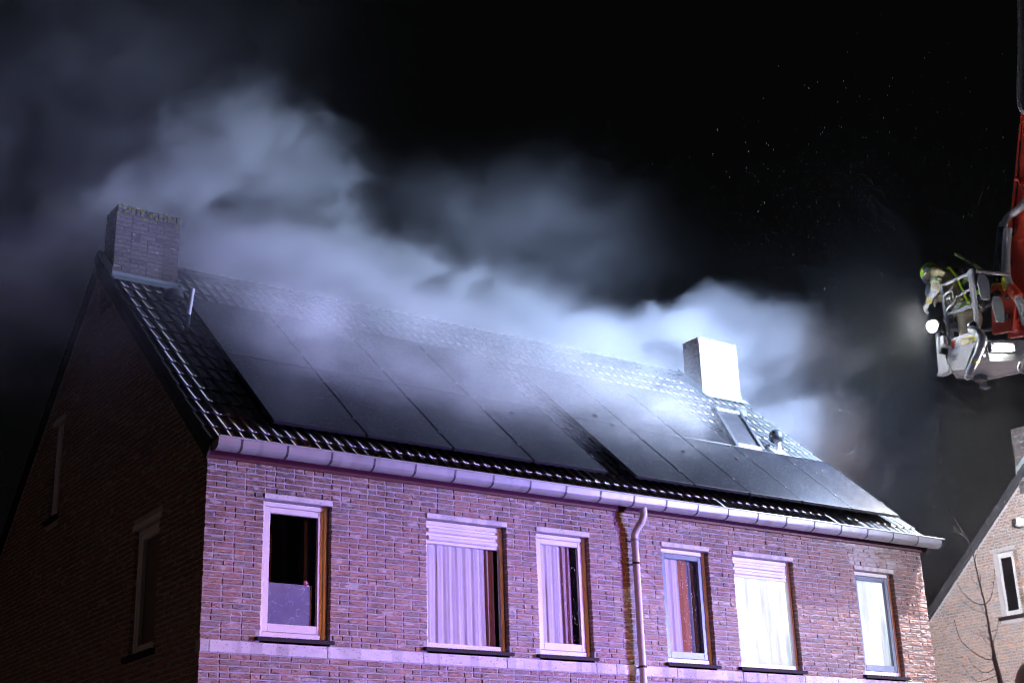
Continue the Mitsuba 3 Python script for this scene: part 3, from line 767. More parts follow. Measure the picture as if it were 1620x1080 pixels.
def roofframe(x0, x1, t0, t1, w_, h0, h1):
    m = cat([cbox(x0, x0 + w_, t0, t1, h0, h1), cbox(x1 - w_, x1, t0, t1, h0, h1), cbox(x0 + w_ + .0005, x1 - w_ - .0005, t0, t0 + w_, h0, h1 - .001), cbox(x0 + w_ + .0005, x1 - w_ - .0005, t1 - w_, t1, h0, h1 - .001)])
    return m
obj('kerb', roofmesh(roofframe(sx0, sx1, st0, st1, .05, -.15, .05)), 'mat_dark_metal', SK)
obj('shade_board', roofmesh(cbox(sx0 + .0505, sx1 - .0505, st0 + .0505, st1 - .0505, .005, .022, .002)), 'mat_underlay', SK)  # dark board painted for the darkness inside the roof opening
ang = math.radians(18)
def lifted(m):
    m = m.copy(); v = m.vertices - np.array([0, st0, .06])
    m.vertices = np.c_[v[:, 0], v[:, 1] * math.cos(ang) - v[:, 2] * math.sin(ang), v[:, 1] * math.sin(ang) + v[:, 2] * math.cos(ang)] + np.array([0, st0, .06]); return roofmesh(m)
for xv in (sx0 - .02, sx1 - .05): obj('sash_side', lifted(cbox(xv, xv + .07, st0, st1 + .02, .06, .13)), 'mat_dark_metal', SK)
for tv, te in ((st0, st0 + .05), (st1 - .04, st1 + .02)): obj('sash_rail', lifted(cbox(sx0 + .051, sx1 - .051, tv, te, .062, .125)), 'mat_flue', SK)
obj('sash_glass', lifted(cbox(sx0 + .051, sx1 - .051, st0 + .0505, st1 - .0405, .085, .095, .001)), 'mat_panel_frame', SK)
obj('lower_flashing', roofmesh(cbox(sx0 - .01, sx1 + .03, st0 - .07, st0 - .005, .03, .075)), 'mat_flue', SK)
obj('stay', tube([R(sx1 - .12, st1 - .05, .05), R(sx1 - .2, st1 - .12, .18), R(sx1 - .12, st1 - .02, .27)], .008, 8, sub=1), 'mat_metal', SK, smooth=50)

# ------------------------------------------------------------------ solar panels
col_word = {'left': ['at the gable end', 'second from the gable', 'third from the gable', 'beside the dark gap'],
            'right': ['just right of the dark gap', 'second right of the dark gap', 'third right of the dark gap', 'below the skylight', 'at the right verge']}
H0, H1 = .095, .135
for x0, x1, t0, t1, row, i, side in PANELS:
    pk = thing('solar_panel', f'black solar panel, {row} row of the {side} array, {col_word[side][i]}', 'solar panel', 'solar panels on the roof')
    g = .009
    obj('panel_frame', roofmesh(roofframe(x0 + g, x1 - g, t0 + .001, t1 - .001, .012, H0, H1)), 'mat_panel_frame', pk)
    obj('panel_glass', roofmesh(cbox(x0 + g + .0125, x1 - g - .0125, t0 + .0135, t1 - .0135, H0 + .01, H1 - .003, .001)), 'mat_cell', pk)
    for q in (.22, .78):
        t_ = t0 + (t1 - t0) * q
        obj('clamp', roofmesh(cbox(x1 - .022, x1 + .006 - g, t_ - .025, t_ + .025, H1 - .002, H1 + .008, .002)), 'mat_clamp', pk)
rk = thing('panel_rail', 'dark mounting rails under the solar panels', 'rail')
for t_ in (.80, 1.78, 2.6, 3.6):
    obj('rail', roofmesh(cbox(.75, 5.28, t_ - .02, t_ + .02, .0, H0 - .001)), 'mat_panel_frame', rk)
    obj('rail', roofmesh(cbox(5.79, 10.66 if t_ < 2 else 8.70, t_ - .02, t_ + .02, .0, H0 - .001)), 'mat_panel_frame', rk)
qd = np.random.default_rng(31)
deb = []
for px, pt in ((8.4, 1.55), (8.35, 1.7), (6.45, 2.05), (6.3, 2.3), (6.75, 1.95), (7.35, 1.5), (4.65, 1.85), (8.6, 2.0)):
    rr = qd.uniform(.012, .03)
    deb.append(roofmesh(trimesh.Trimesh(DROPV * np.array([rr * 1.4, rr, rr * .6]) * qd.uniform(.8, 1.2, (len(DROPV), 1)) + np.array([px, pt, H1 + .006]), DROPF, process=False)))
k = obj('debris', cat(deb), 'mat_debris'); tag(k, 'small burnt crumbs lying on the solar panels', 'debris', kind='stuff')

# ------------------------------------------------------------------ neighbour's house
NB = thing('brick_house', 'pale brick gable of the neighbouring house at the right edge', 'house')
NX, NDY = 20.0, -.08
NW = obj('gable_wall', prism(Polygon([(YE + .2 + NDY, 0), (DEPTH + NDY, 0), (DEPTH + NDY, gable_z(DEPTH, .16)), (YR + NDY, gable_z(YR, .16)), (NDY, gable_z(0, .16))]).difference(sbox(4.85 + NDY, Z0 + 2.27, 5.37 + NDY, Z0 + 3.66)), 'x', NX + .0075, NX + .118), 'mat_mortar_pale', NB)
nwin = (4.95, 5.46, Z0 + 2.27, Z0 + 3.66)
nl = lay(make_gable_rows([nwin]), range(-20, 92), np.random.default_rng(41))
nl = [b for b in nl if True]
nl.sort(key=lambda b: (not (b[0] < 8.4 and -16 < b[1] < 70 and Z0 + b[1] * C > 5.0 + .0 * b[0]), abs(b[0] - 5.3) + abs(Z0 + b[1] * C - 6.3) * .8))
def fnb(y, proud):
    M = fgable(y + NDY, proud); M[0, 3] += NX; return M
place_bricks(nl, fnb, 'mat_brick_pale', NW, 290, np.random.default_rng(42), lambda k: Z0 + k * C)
gable_window(NB, NX, nwin[0] + NDY, nwin[1] + NDY, nwin[2], nwin[3], 'white framed narrow attic window')
obj('house_body', cbox(NX + .12, NX + 11, NDY + .02, DEPTH + NDY, 0, gable_z(.0, .2)), 'mat_brick_pale', NB)
nr = free(NB + '__roof')
for sgn in (0, 1):
    m = cbox(NX - .05, NX + 11, -.05, RIDGE_L, -.10, -.02); v = np.array([0, YE + NDY, ZE]) + m.vertices @ ROOFM.T
    f = m.faces
    if sgn: v[:, 1] = 2 * (YR + NDY) - v[:, 1]; f = f[:, ::-1]
    obj('roof_slope', trimesh.Trimesh(v, f, process=False), 'mat_ridge', nr)
    for i in range(16):                                           # verge tiles stepping up the gable
        m = cbox(NX - .085, NX + .22, i * GAUGE, (i + 1) * GAUGE + .05, -.13, .0, .006)
        m.vertices[:, 2] += .03 - .07 * (m.vertices[:, 1] - i * GAUGE)
        v = np.array([0, YE + NDY, ZE]) + m.vertices @ ROOFM.T; f = m.faces
        if sgn: v[:, 1] = 2 * (YR + NDY) - v[:, 1]; f = f[:, ::-1]
        obj('verge_tile', trimesh.Trimesh(v, f, process=False), 'mat_ridge', nr)
chimney(NB, NX - .02, 'mossy dark brick chimney of the neighbouring house', y0=3.36, seed=8, depth=1.10)
gl_ = thing('wall_lamp', 'round white wall lamp high on the pale gable', 'lamp')
obj('lamp_base', lathe([(.001, 0), (.10, 0), (.10, .03), (.06, .05)], 18).apply_transform(trimesh.transformations.rotation_matrix(-math.pi / 2, (0, 1, 0))).apply_translation((NX - .003, 4.55, Z0 + 4.17)), 'mat_white', gl_, smooth=40)
obj('lamp_globe', trimesh.creation.icosphere(2, .105).apply_translation((NX - .11, 4.53, Z0 + 4.17)), 'mat_white', gl_, smooth=True)
obj('lamp_lens', trimesh.creation.icosphere(2, .065).apply_translation((NX - .19, 4.58, Z0 + 4.18)), 'mat_dark_metal', gl_, smooth=True)
k = obj('room_divider', cat([cbox(NX + .5, NX + .53, 4.6, 5.0, Z0 + 2.3, Z0 + 2.85, .002), cbox(NX + .3, NX + .33, 5.1, 5.16, Z0 + 2.3, Z0 + 3.6, .002)]), 'mat_drape_dark'); tag(k, 'dark shelf inside the attic window of the pale gable', 'shelf')

# ------------------------------------------------------------------ bare tree
TR = thing('bare_tree', 'thin leafless young tree in front of the pale gable', 'tree')
trunk = [(13.05, .22, 0), (12.95, .2, 1.6), (12.72, .14, 3.3), (12.55, .08, 3.95), (12.46, .05, 4.15), (12.40, .0, 4.3), (12.35, -.02, 4.54), (12.22, -.11, 4.93), (12.11, -.15, 5.2), (12.05, -.18, 5.38), (11.93, -.24, 5.69), (11.83, -.25, 5.86), (11.68, -.24, 6.06), (11.55, -.23, 6.26)]
obj('trunk', tube(trunk, [.06, .05, .042, .036, .033, .022, .015, .012, .010, .009, .007, .005, .004, .003], 8, sub=1), 'mat_bark', TR, smooth=50)
for br, r0 in (([(12.22, -.11, 4.93), (12.12, -.03, 4.94), (11.99, .01, 5.03), (11.90, .03, 5.13), (11.83, .04, 5.24)], .012),
               ([(12.22, -.11, 4.93), (12.27, -.18, 5.0), (12.29, -.24, 5.15), (12.28, -.32, 5.41)], .012),
               ([(12.26, -.08, 4.80), (12.10, .05, 4.88), (11.95, .1, 5.02)], .008),
               ([(12.46, .05, 4.15), (12.30, .12, 4.17), (12.12, .22, 4.32), (12.0, .26, 4.46), (11.93, .24, 4.62), (11.88, .22, 4.76)], .014),
               ([(12.44, .05, 4.2), (12.42, 0, 4.4), (12.47, -.06, 4.55), (12.47, -.12, 4.72)], .011),
               ([(12.40, .0, 4.3), (12.30, .05, 4.42), (12.22, .08, 4.6)], .008),
               ([(12.5, .07, 4.05), (12.36, .18, 3.95), (12.2, .26, 4.1), (12.14, .27, 4.22)], .010),
               ([(12.35, -.02, 4.54), (12.42, -.12, 4.58), (12.45, -.2, 4.72)], .007),
               ([(12.55, .08, 3.95), (12.38, .3, 3.85), (12.27, .33, 3.9), (12.1, .36, 4.1)], .010),
               ([(12.12, -.15, 5.18), (12.06, -.08, 5.27), (12.04, -.06, 5.35)], .006),
               ([(12.95, .0, 3.4), (13.05, -.35, 3.9), (13.05, -.5, 4.35)], .012)):
    obj('branch', tube(br, np.linspace(r0 * .62, r0 * .2, len(br)), 6, sub=1), 'mat_bark', TR, smooth=50)

qt = np.random.default_rng(51)
for _ in range(26):                                                # fine twigs off the upper stem
    i = int(qt.integers(4, len(trunk) - 2)); p = np.array(trunk[i]) + (np.array(trunk[i + 1]) - trunk[i]) * qt.random()
    dd = np.array([qt.normal(0, .10), qt.normal(0, .10), qt.uniform(.08, .26)])
    obj('branch', tube([p, p + dd * .5 + qt.normal(0, .012, 3), p + dd], [.0045, .003, .0015], 5), 'mat_bark', TR, smooth=50)
# unidentified yellow shape close to the camera, lower right, built as a trailer tarpaulin
TP = thing('yellow_shape', 'unidentified yellow shape in the lower right corner, built as a trailer tarpaulin', 'trailer')
tc = trimesh.creation.icosphere(3, 1.0); v = tc.vertices.copy()
v = np.sign(v) * np.abs(v) ** .55
v = v * np.array([1.0, .8, .36]); v += .02 * (meshkit.fbm(v * 4, 3)[:, None] - .5)
obj('tarpaulin', trimesh.Trimesh(v + np.array([1.450, -9.6, 2.180]), tc.faces, process=False), 'mat_tarp', TP, smooth=True)
obj('trailer_box', cbox(0.65, 2.25, -10.25, -8.95, .5, 1.88, .03), 'mat_dark_metal', TP)
for x in (0.61, 2.29):
    m = lathe([(.001, -.09), (.2, -.09), (.3, -.07), (.32, 0), (.3, .07), (.2, .09), (.001, .09)], 24).apply_transform(trimesh.transformations.rotation_matrix(math.pi / 2, (0, 1, 0))).apply_translation((x, -9.6, .2))
    obj('wheel', m, 'mat_rubber', TP, smooth=40)

# ------------------------------------------------------------------ rescue basket on its red boom
PF = thing('rescue_basket', 'grey rescue basket with lit work lamps hanging from a red articulated boom', 'aerial platform')
FZ = 8.60                                                          # basket floor
A_, B_ = np.array([11.9, -.36]), np.array([11.9, -.95])
dB = np.array([math.cos(math.radians(-30)), math.sin(math.radians(-30))])
C_ = B_ + 1.15 * dB
D_ = C_ + np.array([.25, .40]); E_ = np.array([12.85, -.25]); F_ = np.array([12.35, -.12])
P3 = lambda p, z: np.array([p[0], p[1], z])
poly = Polygon([A_, B_, C_, D_, E_, F_])
obj('floor', prism(poly, 'z', FZ - .10, FZ), 'mat_alu', PF)
obj('floor_rim', cat([beam(P3(p, FZ - .05), P3(q, FZ - .05), .05, .13) for p, q in ((B_, C_), (C_, D_), (D_, E_), (E_, F_), (F_, A_))]), 'mat_alu', PF)
# gate with its frame, middle rail and grab handle
gk_ = free(PF + '__gate')
gA, gB = (-.42, 9.35, 9.85), (-.96, 9.33, 9.86)
obj('gate_frame', cat([beam((11.9, -.41, 8.52), (11.9, -.41, 9.87), .055), beam((11.9, -.965, 9.30), (11.9, -.985, 9.92), .055),
                       beam((11.9, -.44, 9.85), (11.9, -.955, 9.86), .045, up=(1, 0, 0)), beam((11.9, -.44, 9.35), (11.9, -.94, 9.34), .045, up=(1, 0, 0)),
                       beam((11.9, -.62, 9.58), (11.9, -.95, 9.61), .035, up=(1, 0, 0))]), 'mat_alu', gk_)
obj('grab_handle', tube([(11.88, -.44, 9.66), (11.84, -.52, 9.68), (11.84, -.63, 9.69), (11.84, -.665, 9.58), (11.84, -.64, 9.48), (11.84, -.52, 9.44), (11.88, -.45, 9.40)], .018, 8, sub=2), 'mat_metal', gk_, smooth=50)
obj('latch', cat([beam((11.88, -.47, 9.60), (11.88, -.56, 9.60), .03), beam((11.88, -.56, 9.5), (11.88, -.56, 9.61), .025)]), 'mat_metal', gk_)
for p, q in ((P3(B_, FZ), P3(B_, 9.9)), (P3(C_, FZ), P3(C_, 9.85)), (P3(D_, FZ), P3(D_, 9.85)), (P3(E_, FZ), P3(E_, 9.85)), (P3(F_, FZ), P3(F_, 9.85))):
    obj('post', beam(p, q, .055), 'mat_alu', PF)
for p, q in ((D_, E_), (E_, F_), (F_, A_)):
    obj('rail', beam(P3(p, 9.85), P3(q, 9.85), .045), 'mat_alu', PF); obj('rail', beam(P3(p, 9.3), P3(q, 9.3), .04), 'mat_alu', PF)
obj('rail', tube([(12.0, -1.0, 9.90), (12.5, -1.24, 9.86)], .03, 10), 'mat_metal', PF, smooth=50)
for i, (c0, zz) in enumerate((((12.10, -1.02), 9.66), ((12.26, -1.10), 9.30))):
    s = Polygon([(-.055, -.20), (.055, -.20), (.075, .08), (.035, .18), (-.045, .18), (-.075, .07)]).buffer(.015)
    m = prism(s, 'y', -.02, .02); a_ = math.radians(-30); v = m.vertices
    m = trimesh.Trimesh(np.c_[c0[0] + v[:, 0] * math.cos(a_) - v[:, 1] * math.sin(a_), c0[1] + v[:, 0] * math.sin(a_) + v[:, 1] * math.cos(a_), zz + v[:, 2]], m.faces, process=False)
    obj('seat_panel', m, 'mat_grey', PF)
obj('yellow_tag', beam((12.42, -1.16, 9.62), (12.42, -1.16, 9.82), .07, .02, up=(1, 0, 0)), 'mat_yellow', PF)
# skirt below the gate: warning stripe, plates, mesh, cooling tube
bp = lambda pts, x0, x1: prism(Polygon(pts), 'x', x0, x1)
obj('skirt_board', bp([(-.37, 8.95), (-.93, 8.93), (-.93, 8.66), (-.37, 8.72)], 11.885, 11.915), 'mat_alu', PF)
obj('warning_stripe', bp([(-.40, 8.91), (-.55, 8.905), (-.49, 8.78), (-.40, 8.785)], 11.878, 11.884), 'mat_red', PF, label='red part of the warning stripe')
obj('warning_stripe', bp([(-.552, 8.905), (-.63, 8.90), (-.60, 8.775), (-.492, 8.78)], 11.878, 11.884), 'mat_white', PF, label='white part of the warning stripe')
nk = obj('notice_plate', bp([(-.635, 8.90), (-.91, 8.885), (-.91, 8.765), (-.605, 8.775)], 11.877, 11.884), 'mat_yellow', PF, label='yellow notice plate with dark lettering')
ls = []
for j in range(9):
    y = -.66 - .025 * j
    ls.append(cbox(11.8745, 11.8765, y - .008, y + .008, 8.835 - .0 * j, 8.862, .0008))
    if j % 3 != 1: ls.append(cbox(11.8745, 11.8765, y - .006, y + .006, 8.795, 8.815, .0008))
obj('lettering', cat(ls), 'mat_print', PF)
obj('skirt_plate', bp([(-.39, 8.74), (-.60, 8.72), (-.52, 8.40), (-.44, 8.43), (-.31, 8.47)], 11.84, 11.87), 'mat_plate', PF)
obj('skirt_plate', bp([(-.61, 8.72), (-.88, 8.69), (-.66, 8.37), (-.46, 8.42)], 11.825, 11.855), 'mat_plate', PF)
gr = []
for j in range(5):
    for k_ in range(3): gr.append(cbox(11.835, 11.842, -.47 - .028 * j - .009, -.47 - .028 * j + .009, 8.655 - .035 * k_ - .011, 8.655 - .035 * k_ + .011, .002))
obj('vent_grille', cat(gr), 'mat_dark_metal', PF)
obj('fold_tube', tube([(11.83, -.86, 8.96), (11.83, -.97, 8.90), (11.83, -1.06, 8.74), (11.83, -1.02, 8.66), (11.83, -.72, 8.27)], [.06, .068, .07, .07, .062], 14, sub=2), 'mat_alu', PF, smooth=50)
obj('tube_tip', tube([(11.83, -.73, 8.29), (11.83, -.66, 8.25), (11.83, -.68, 8.2)], [.03, .035, .02], 10), 'mat_metal', PF, smooth=50)
obj('tube_ring', tube([(11.83, -.86, 8.455), (11.83, -.845, 8.435)], .072, 14), 'mat_yellow', PF, smooth=50)
obj('tube_joint', trimesh.creation.icosphere(2, .10).apply_scale([1, 1, .8]).apply_translation((11.92, -.86, 9.03)), 'mat_dark_metal', PF, smooth=True)
obj('corner_bracket', cat([bp([(-.24, 8.74), (-.36, 8.70), (-.44, 8.38), (-.22, 8.44)], 11.76, 11.80), cbox(11.72, 11.84, -.43, -.22, 8.38, 8.43)]), 'mat_plate', PF)
obj('corner_post', cat([beam((11.79, -.29, 9.10), (11.79, -.26, 8.70), .06, .05), beam((11.78, -.33, 8.85), (11.9, -.40, 8.84), .05), cbox(11.74, 11.83, -.42, -.34, 8.84, 8.99, .01)]), 'mat_white', PF)
obj('control_box', cat([cbox(12.05, 12.25, -.50, -.38, 9.12, 9.38, .02), cbox(12.02, 12.06, -.47, -.41, 9.25, 9.33, .01)]), 'mat_dark_metal', PF)
# step under the front-right side
sp = B_ + .62 * dB
def al(p, s, o): return np.array([p[0], p[1]]) + s * dB + o * np.array([-.5, -.866])
st = []
obj('side_skirt', cat([beam(P3(al(B_, .08, .03), FZ - .02), P3(al(B_, 1.32, .03), FZ - .02), .03, .34)]), 'mat_alu', PF)
obj('step_tube', tube([P3(al(B_, .52, .10), 8.36), P3(al(B_, .46, .12), 8.25), P3(al(B_, .54, .14), 8.17), P3(al(B_, 1.35, .14), 8.17)], .022, 10, sub=2), 'mat_metal', PF, smooth=50)
obj('step_plate', beam(P3(al(B_, .53, .12), 8.255), P3(al(B_, 1.35, .12), 8.255), .05, .13), 'mat_alu', PF)
hl = []
for j in range(16):
    for zz in (8.285, 8.225):
        p = al(B_, .60 + .045 * j, .146); q_ = al(B_, .628 + .045 * j, .148); hl.append(beam(P3(p, zz), P3(q_, zz), .006, .024, c=.002))
obj('step_tread', cat(hl), 'mat_dark_metal', PF)
# work lamps
lk = free(PF + '__work_lamp'); tag(lk, 'round lit work lamp on the front corner')
LA = np.array([11.68, -.30, 9.165])
sa = math.radians(0)
m = lathe([(.001, .13), (.05, .125), (.095, .08), (.11, .0), (.105, -.01), (.10, .0), (.085, .06), (.001, .09)], 20)
m.apply_transform(trimesh.transformations.rotation_matrix(math.pi / 2, (0, 1, 0))); m.apply_translation(LA + np.array([.01, 0, 0]))
obj('lamp_housing', m, 'mat_dark_metal', lk, smooth=40)
lmp = lambda c, w_=.15: {'type': 'area', 'sampling_weight': w_, 'radiance': rgb(c[0] * c[3], c[1] * c[3], c[2] * c[3])}
scene[free(lk + '__lens')] = {'type': 'sphere', 'center': (LA + np.array([-.02, 0, 0])).tolist(), 'radius': .088, 'bsdf': {'type': 'ref', 'id': 'mat_black'}, 'emitter': lmp((.85, .95, 1.05, 1300.0), .5)}
spot = lambda o, t, c, cut, bw, w_=1.0: {'type': 'spot', 'sampling_weight': w_, 'to_world': T().look_at(origin=list(map(float, o)), target=list(map(float, t)), up=[0, 0, 1]), 'cutoff_angle': float(cut), 'beam_width': float(bw), 'intensity': rgb(c[0] * c[3], c[1] * c[3], c[2] * c[3])}
oA = LA + np.array([-.115, 0, 0])
scene[free(lk + '__beam')] = spot(oA, oA + np.array([-.72, .66, -.08]), LAMP_A, 86, 45, 6.0)
obj('lamp_arm', beam(LA + np.array([.10, 0, -.02]), (11.86, -.36, 9.08), .035), 'mat_metal', lk)
lk = free(PF + '__lamp_bar'); tag(lk, 'lit lamp bar under the basket')
LB = al(B_, .30, .115)
obj('lamp_housing', beam(P3(al(B_, .12, .055), 8.62), P3(al(B_, .50, .055), 8.62), .045, .15), 'mat_dark_metal', lk)
ov = trimesh.creation.icosphere(2, 1.0); v = ov.vertices * np.array([.155, .03, .055])
a_ = math.radians(-30); v = np.c_[v[:, 0] * math.cos(a_) - v[:, 1] * math.sin(a_), v[:, 0] * math.sin(a_) + v[:, 1] * math.cos(a_), v[:, 2]] + P3(al(B_, .31, .105), 8.61)
k = free(lk + '__lens'); scene[k] = {**mikit.ply(trimesh.Trimesh(v, ov.faces, process=False), 'mat_black', smooth=True), 'emitter': lmp((.95, .95, 1.05, 700.0), .4)}
lk = free(PF + '__floor_lamp'); tag(lk, 'small lamp hanging under the basket floor')
obj('lamp_housing', cbox(12.52, 12.68, -.43, -.27, 8.40, 8.495, .01), 'mat_dark_metal', lk)
oC = np.array([12.6, -.35, 8.37]); scene[free(lk + '__beam')] = spot(oC, oC + np.array([-.42, .10, -.90]), (1.0, .96, .97, 520.0), 50, 30)
oD = P3(al(B_, .31, .16), 8.57); scene[free(lk + '__beam')] = spot(oD, oD + np.array([-.62, .30, -.72]), (.92, .95, 1.05, 260.0), 52, 25)
lk = free(PF + '__floor_lamp'); tag(lk, 'unseen lamp added under the basket floor to light the pale gable')
obj('lamp_housing', cbox(12.84, 12.98, -.28, -.14, 8.38, 8.48, .01), 'mat_dark_metal', lk); obj('lamp_arm', beam((12.84, -.24, 8.56), (12.9, -.21, 8.46), .04), 'mat_metal', lk)
oB = np.array([13.01, -.14, 8.42]); scene[free(lk + '__beam')] = spot(oB, oB + np.array([.88, .44, -.30]), GABLE_LAMP, 38, 26)
# boom: upper arm with its foot, hoses and pipes; it folds back down to the truck outside the picture
bk = free(PF + '__boom'); tag(bk, 'red box-section boom')
ax0, ax1 = np.array([13.05, -.98, 9.25]), np.array([13.05, -2.62, 14.85])
obj('boom_arm', beam(ax0, ax1, .40, .46, up=(1, 0, 0), c=.02), 'mat_red', bk)
obj('boom_flange', beam(ax0 + np.array([-.18, .26, .1]), ax1 + np.array([-.18, .26, -.1]), .05, .05, up=(1, 0, 0)), 'mat_red', bk)
for f in (.06, .22, .38, .55): 
    p = ax0 + (ax1 - ax0) * f
    obj('boom_band', beam(p, p + (ax1 - ax0) / np.linalg.norm(ax1 - ax0) * .05, .42, .48, up=(1, 0, 0)), 'mat_red', bk)
obj('boom_foot', cat([prism(Polygon([(-.60, 9.13), (-.96, 9.07), (-1.15, 9.6), (-.98, 9.85), (-.68, 9.7)]), 'x', 12.72, 12.80), prism(Polygon([(-.60, 9.13), (-.96, 9.07), (-1.15, 9.6), (-.98, 9.85), (-.68, 9.7)]), 'x', 13.1, 13.18),
                      beam((12.81, -.85, 9.2), (13.09, -.85, 9.2), .12)]), 'mat_red', bk)
obj('foot_pin', cat([tube([(12.66, -.86, 9.32), (13.22, -.86, 9.32)], .05, 12), tube([(12.66, -1.0, 9.62), (13.22, -1.0, 9.62)], .04, 12), beam((12.68, -.80, 9.36), (12.68, -.96, 9.30), .05, .09)]), 'mat_dark_metal', bk)
obj('boom_cylinder', tube([(12.78, -.78, 9.7), (12.78, -.92, 9.25)], .07, 12), 'mat_red', bk, smooth=50)
obj('boom_hole', tube([(12.843, -1.22, 9.98), (12.85, -1.22, 9.98)], .055, 14), 'mat_dark_metal', bk)
obj('boom_arm_lower', beam(ax1, np.array([20.5, -12.5, 3.2]), .5, .5, c=.02), 'mat_red', bk)
obj('boom_post', cat([cbox(20.0, 21.0, -13.0, -12.0, -.11, 3.0, .05)]), 'mat_red', bk)
obj('water_pipe', tube([(12.72, -2.17, 14.6), (12.72, -2.03, 13.74), (12.72, -1.83, 12.85), (12.72, -1.80, 12.58), (12.74, -1.90, 12.44), (12.78, -2.0, 12.44)], .075, 14, sub=2), 'mat_metal', bk, smooth=50)
obj('water_pipe', tube([(12.72, -1.76, 11.75), (12.72, -1.70, 11.3), (12.72, -1.62, 11.02), (12.70, -1.42, 10.93), (12.68, -1.26, 10.90), (12.66, -1.17, 10.75)], .065, 14, sub=2), 'mat_metal', bk, smooth=50)
obj('pipe_collar', tube([(12.66, -1.19, 10.80), (12.66, -1.14, 10.70)], .085, 14), 'mat_metal', bk, smooth=50)
obj('dark_hose', tube([(12.64, -1.15, 10.72), (12.62, -1.07, 10.40), (12.60, -.97, 10.0), (12.60, -.92, 9.74)], .088, 14, sub=2), 'mat_hose', bk, smooth=50)
obj('hose_coupling', cat([tube([(12.60, -.93, 9.80), (12.59, -.90, 9.66)], .10, 12), beam((12.58, -.98, 9.72), (12.58, -.84, 9.70), .05)]), 'mat_red', bk, smooth=40)
obj('coupling_ring', tube([(12.60, -.935, 9.83), (12.60, -.93, 9.80)], .104, 12), 'mat_yellow', bk)
obj('dark_hose', tube([(12.58, -.90, 9.66), (12.42, -.98, 9.58), (12.3, -.80, 9.44), (12.2, -.45, 9.30), (12.12, -.25, 9.30)], .075, 14, sub=2), 'mat_hose', bk, smooth=50)
gh = [(12.60, -1.27, 10.66), (12.60, -1.18, 10.35), (12.58, -1.11, 9.95), (12.58, -1.13, 9.74), (12.60, -1.22, 9.56), (12.62, -1.27, 9.34), (12.64, -1.29, 9.05)]
m = tube(gh, .068, 12, sub=3); m.vertices += .012 * (meshkit.fbm(m.vertices * 14, 3)[:, None] - .5) * np.array([1, 1, 1]); obj('wrapped_hose', m, 'mat_wrap', bk, smooth=50)
obj('hose_sleeve', tube([(12.59, -1.15, 9.69), (12.60, -1.25, 9.50)], .088, 12), 'mat_red', bk, smooth=50)
obj('hydraulic_line', cat([tube([(12.80, -1.62, 12.1), (12.80, -1.2, 10.6)], .012, 6), tube([(12.80, -1.30, 10.75), (12.66, -1.20, 10.5), (12.7, -1.15, 10.1)], .015, 6, sub=2)]), 'mat_dark_metal', bk, smooth=50)
obj('side_bracket', cat([beam((12.80, -1.47, 11.48), (12.74, -1.58, 11.18), .03), tube([(12.78, -1.42, 11.50), (12.78, -1.50, 11.46)], .03, 8)]), 'mat_red', bk)

# ------------------------------------------------------------------ firefighter leaning out over the gate
PS = thing('person', 'firefighter in lime helmet and khaki coat leaning out of the basket', 'person')
hip, chest, neck = (12.14, -.64, 9.32), (12.13, -.42, 9.98), (12.12, -.24, 10.14)
head = np.array([12.11, -.06, 10.22])
nsh, nel, nwr, nha = (11.94, -.34, 10.12), (11.91, -.29, 9.86), (11.88, -.13, 9.67), np.array([11.87, -.08, 9.60])
fsh, fel, fwr, fha = (12.32, -.30, 10.10), (12.36, -.18, 9.90), (12.24, -.08, 9.82), np.array([12.20, -.04, 9.79])
legs = [((12.05, -.66, 9.28), (12.03, -.60, 8.92), (12.04, -.66, 8.67)), ((12.24, -.66, 9.28), (12.26, -.56, 8.93), (12.26, -.62, 8.67))]
def fingers(wr, ha, spread, curl):
    """palm with four fingers and a thumb as one chain list"""
    wr, ha = np.array(wr), np.array(ha); d = ha - wr; d /= np.linalg.norm(d); s = np.array(spread, float); s -= d * (s @ d); s /= np.linalg.norm(s); n_ = np.cross(d, s)
    ch = [((wr, .030), (ha, .034))]
    for j, (o, L) in enumerate(((-.03, .070), (-.010, .080), (.011, .076), (.031, .060))):
        b = ha + s * o + d * .012; m_ = b + d * L * .55 + n_ * curl * .3 * L; e = m_ + d * L * .35 + n_ * curl * L * .6
        ch += [((ha + s * o * .8, .015), (b, .012)), ((b, .012), (m_, .0105)), ((m_, .0105), (e, .009))]
    b = wr * .45 + ha * .55 - s * .03; e = b - s * .032 + d * .035 + n_ * curl * .02
    ch += [((wr * .5 + ha * .5, .02), (b, .014)), ((b, .014), (e, .011)), ((e, .011), (e + d * .025, .009))]
    return ch
body = [((hip, .15), (chest, .17)), ((chest, .15), (neck, .085)), ((neck, .065), (head, .075)), ((head, .098), (head + np.array([0, .03, -.05]), .085)),
        ((chest, .12), (nsh, .085)), ((nsh, .07), (nel, .055)), ((nel, .052), (nwr, .036)), ((chest, .12), (fsh, .085)), ((fsh, .07), (fel, .055)), ((fel, .052), (fwr, .036))]
for h_, k_, f_ in legs: body += [((hip, .14), (h_, .11)), ((h_, .095), (k_, .068)), ((k_, .062), (f_, .045)), ((f_, .05), (np.array(f_) + np.array([0, .13, -.05]), .045))]
body += fingers(nwr, nha, (1, 0, 0), 1.0) + fingers(fwr, fha, (1, .2, 0), 1.0)
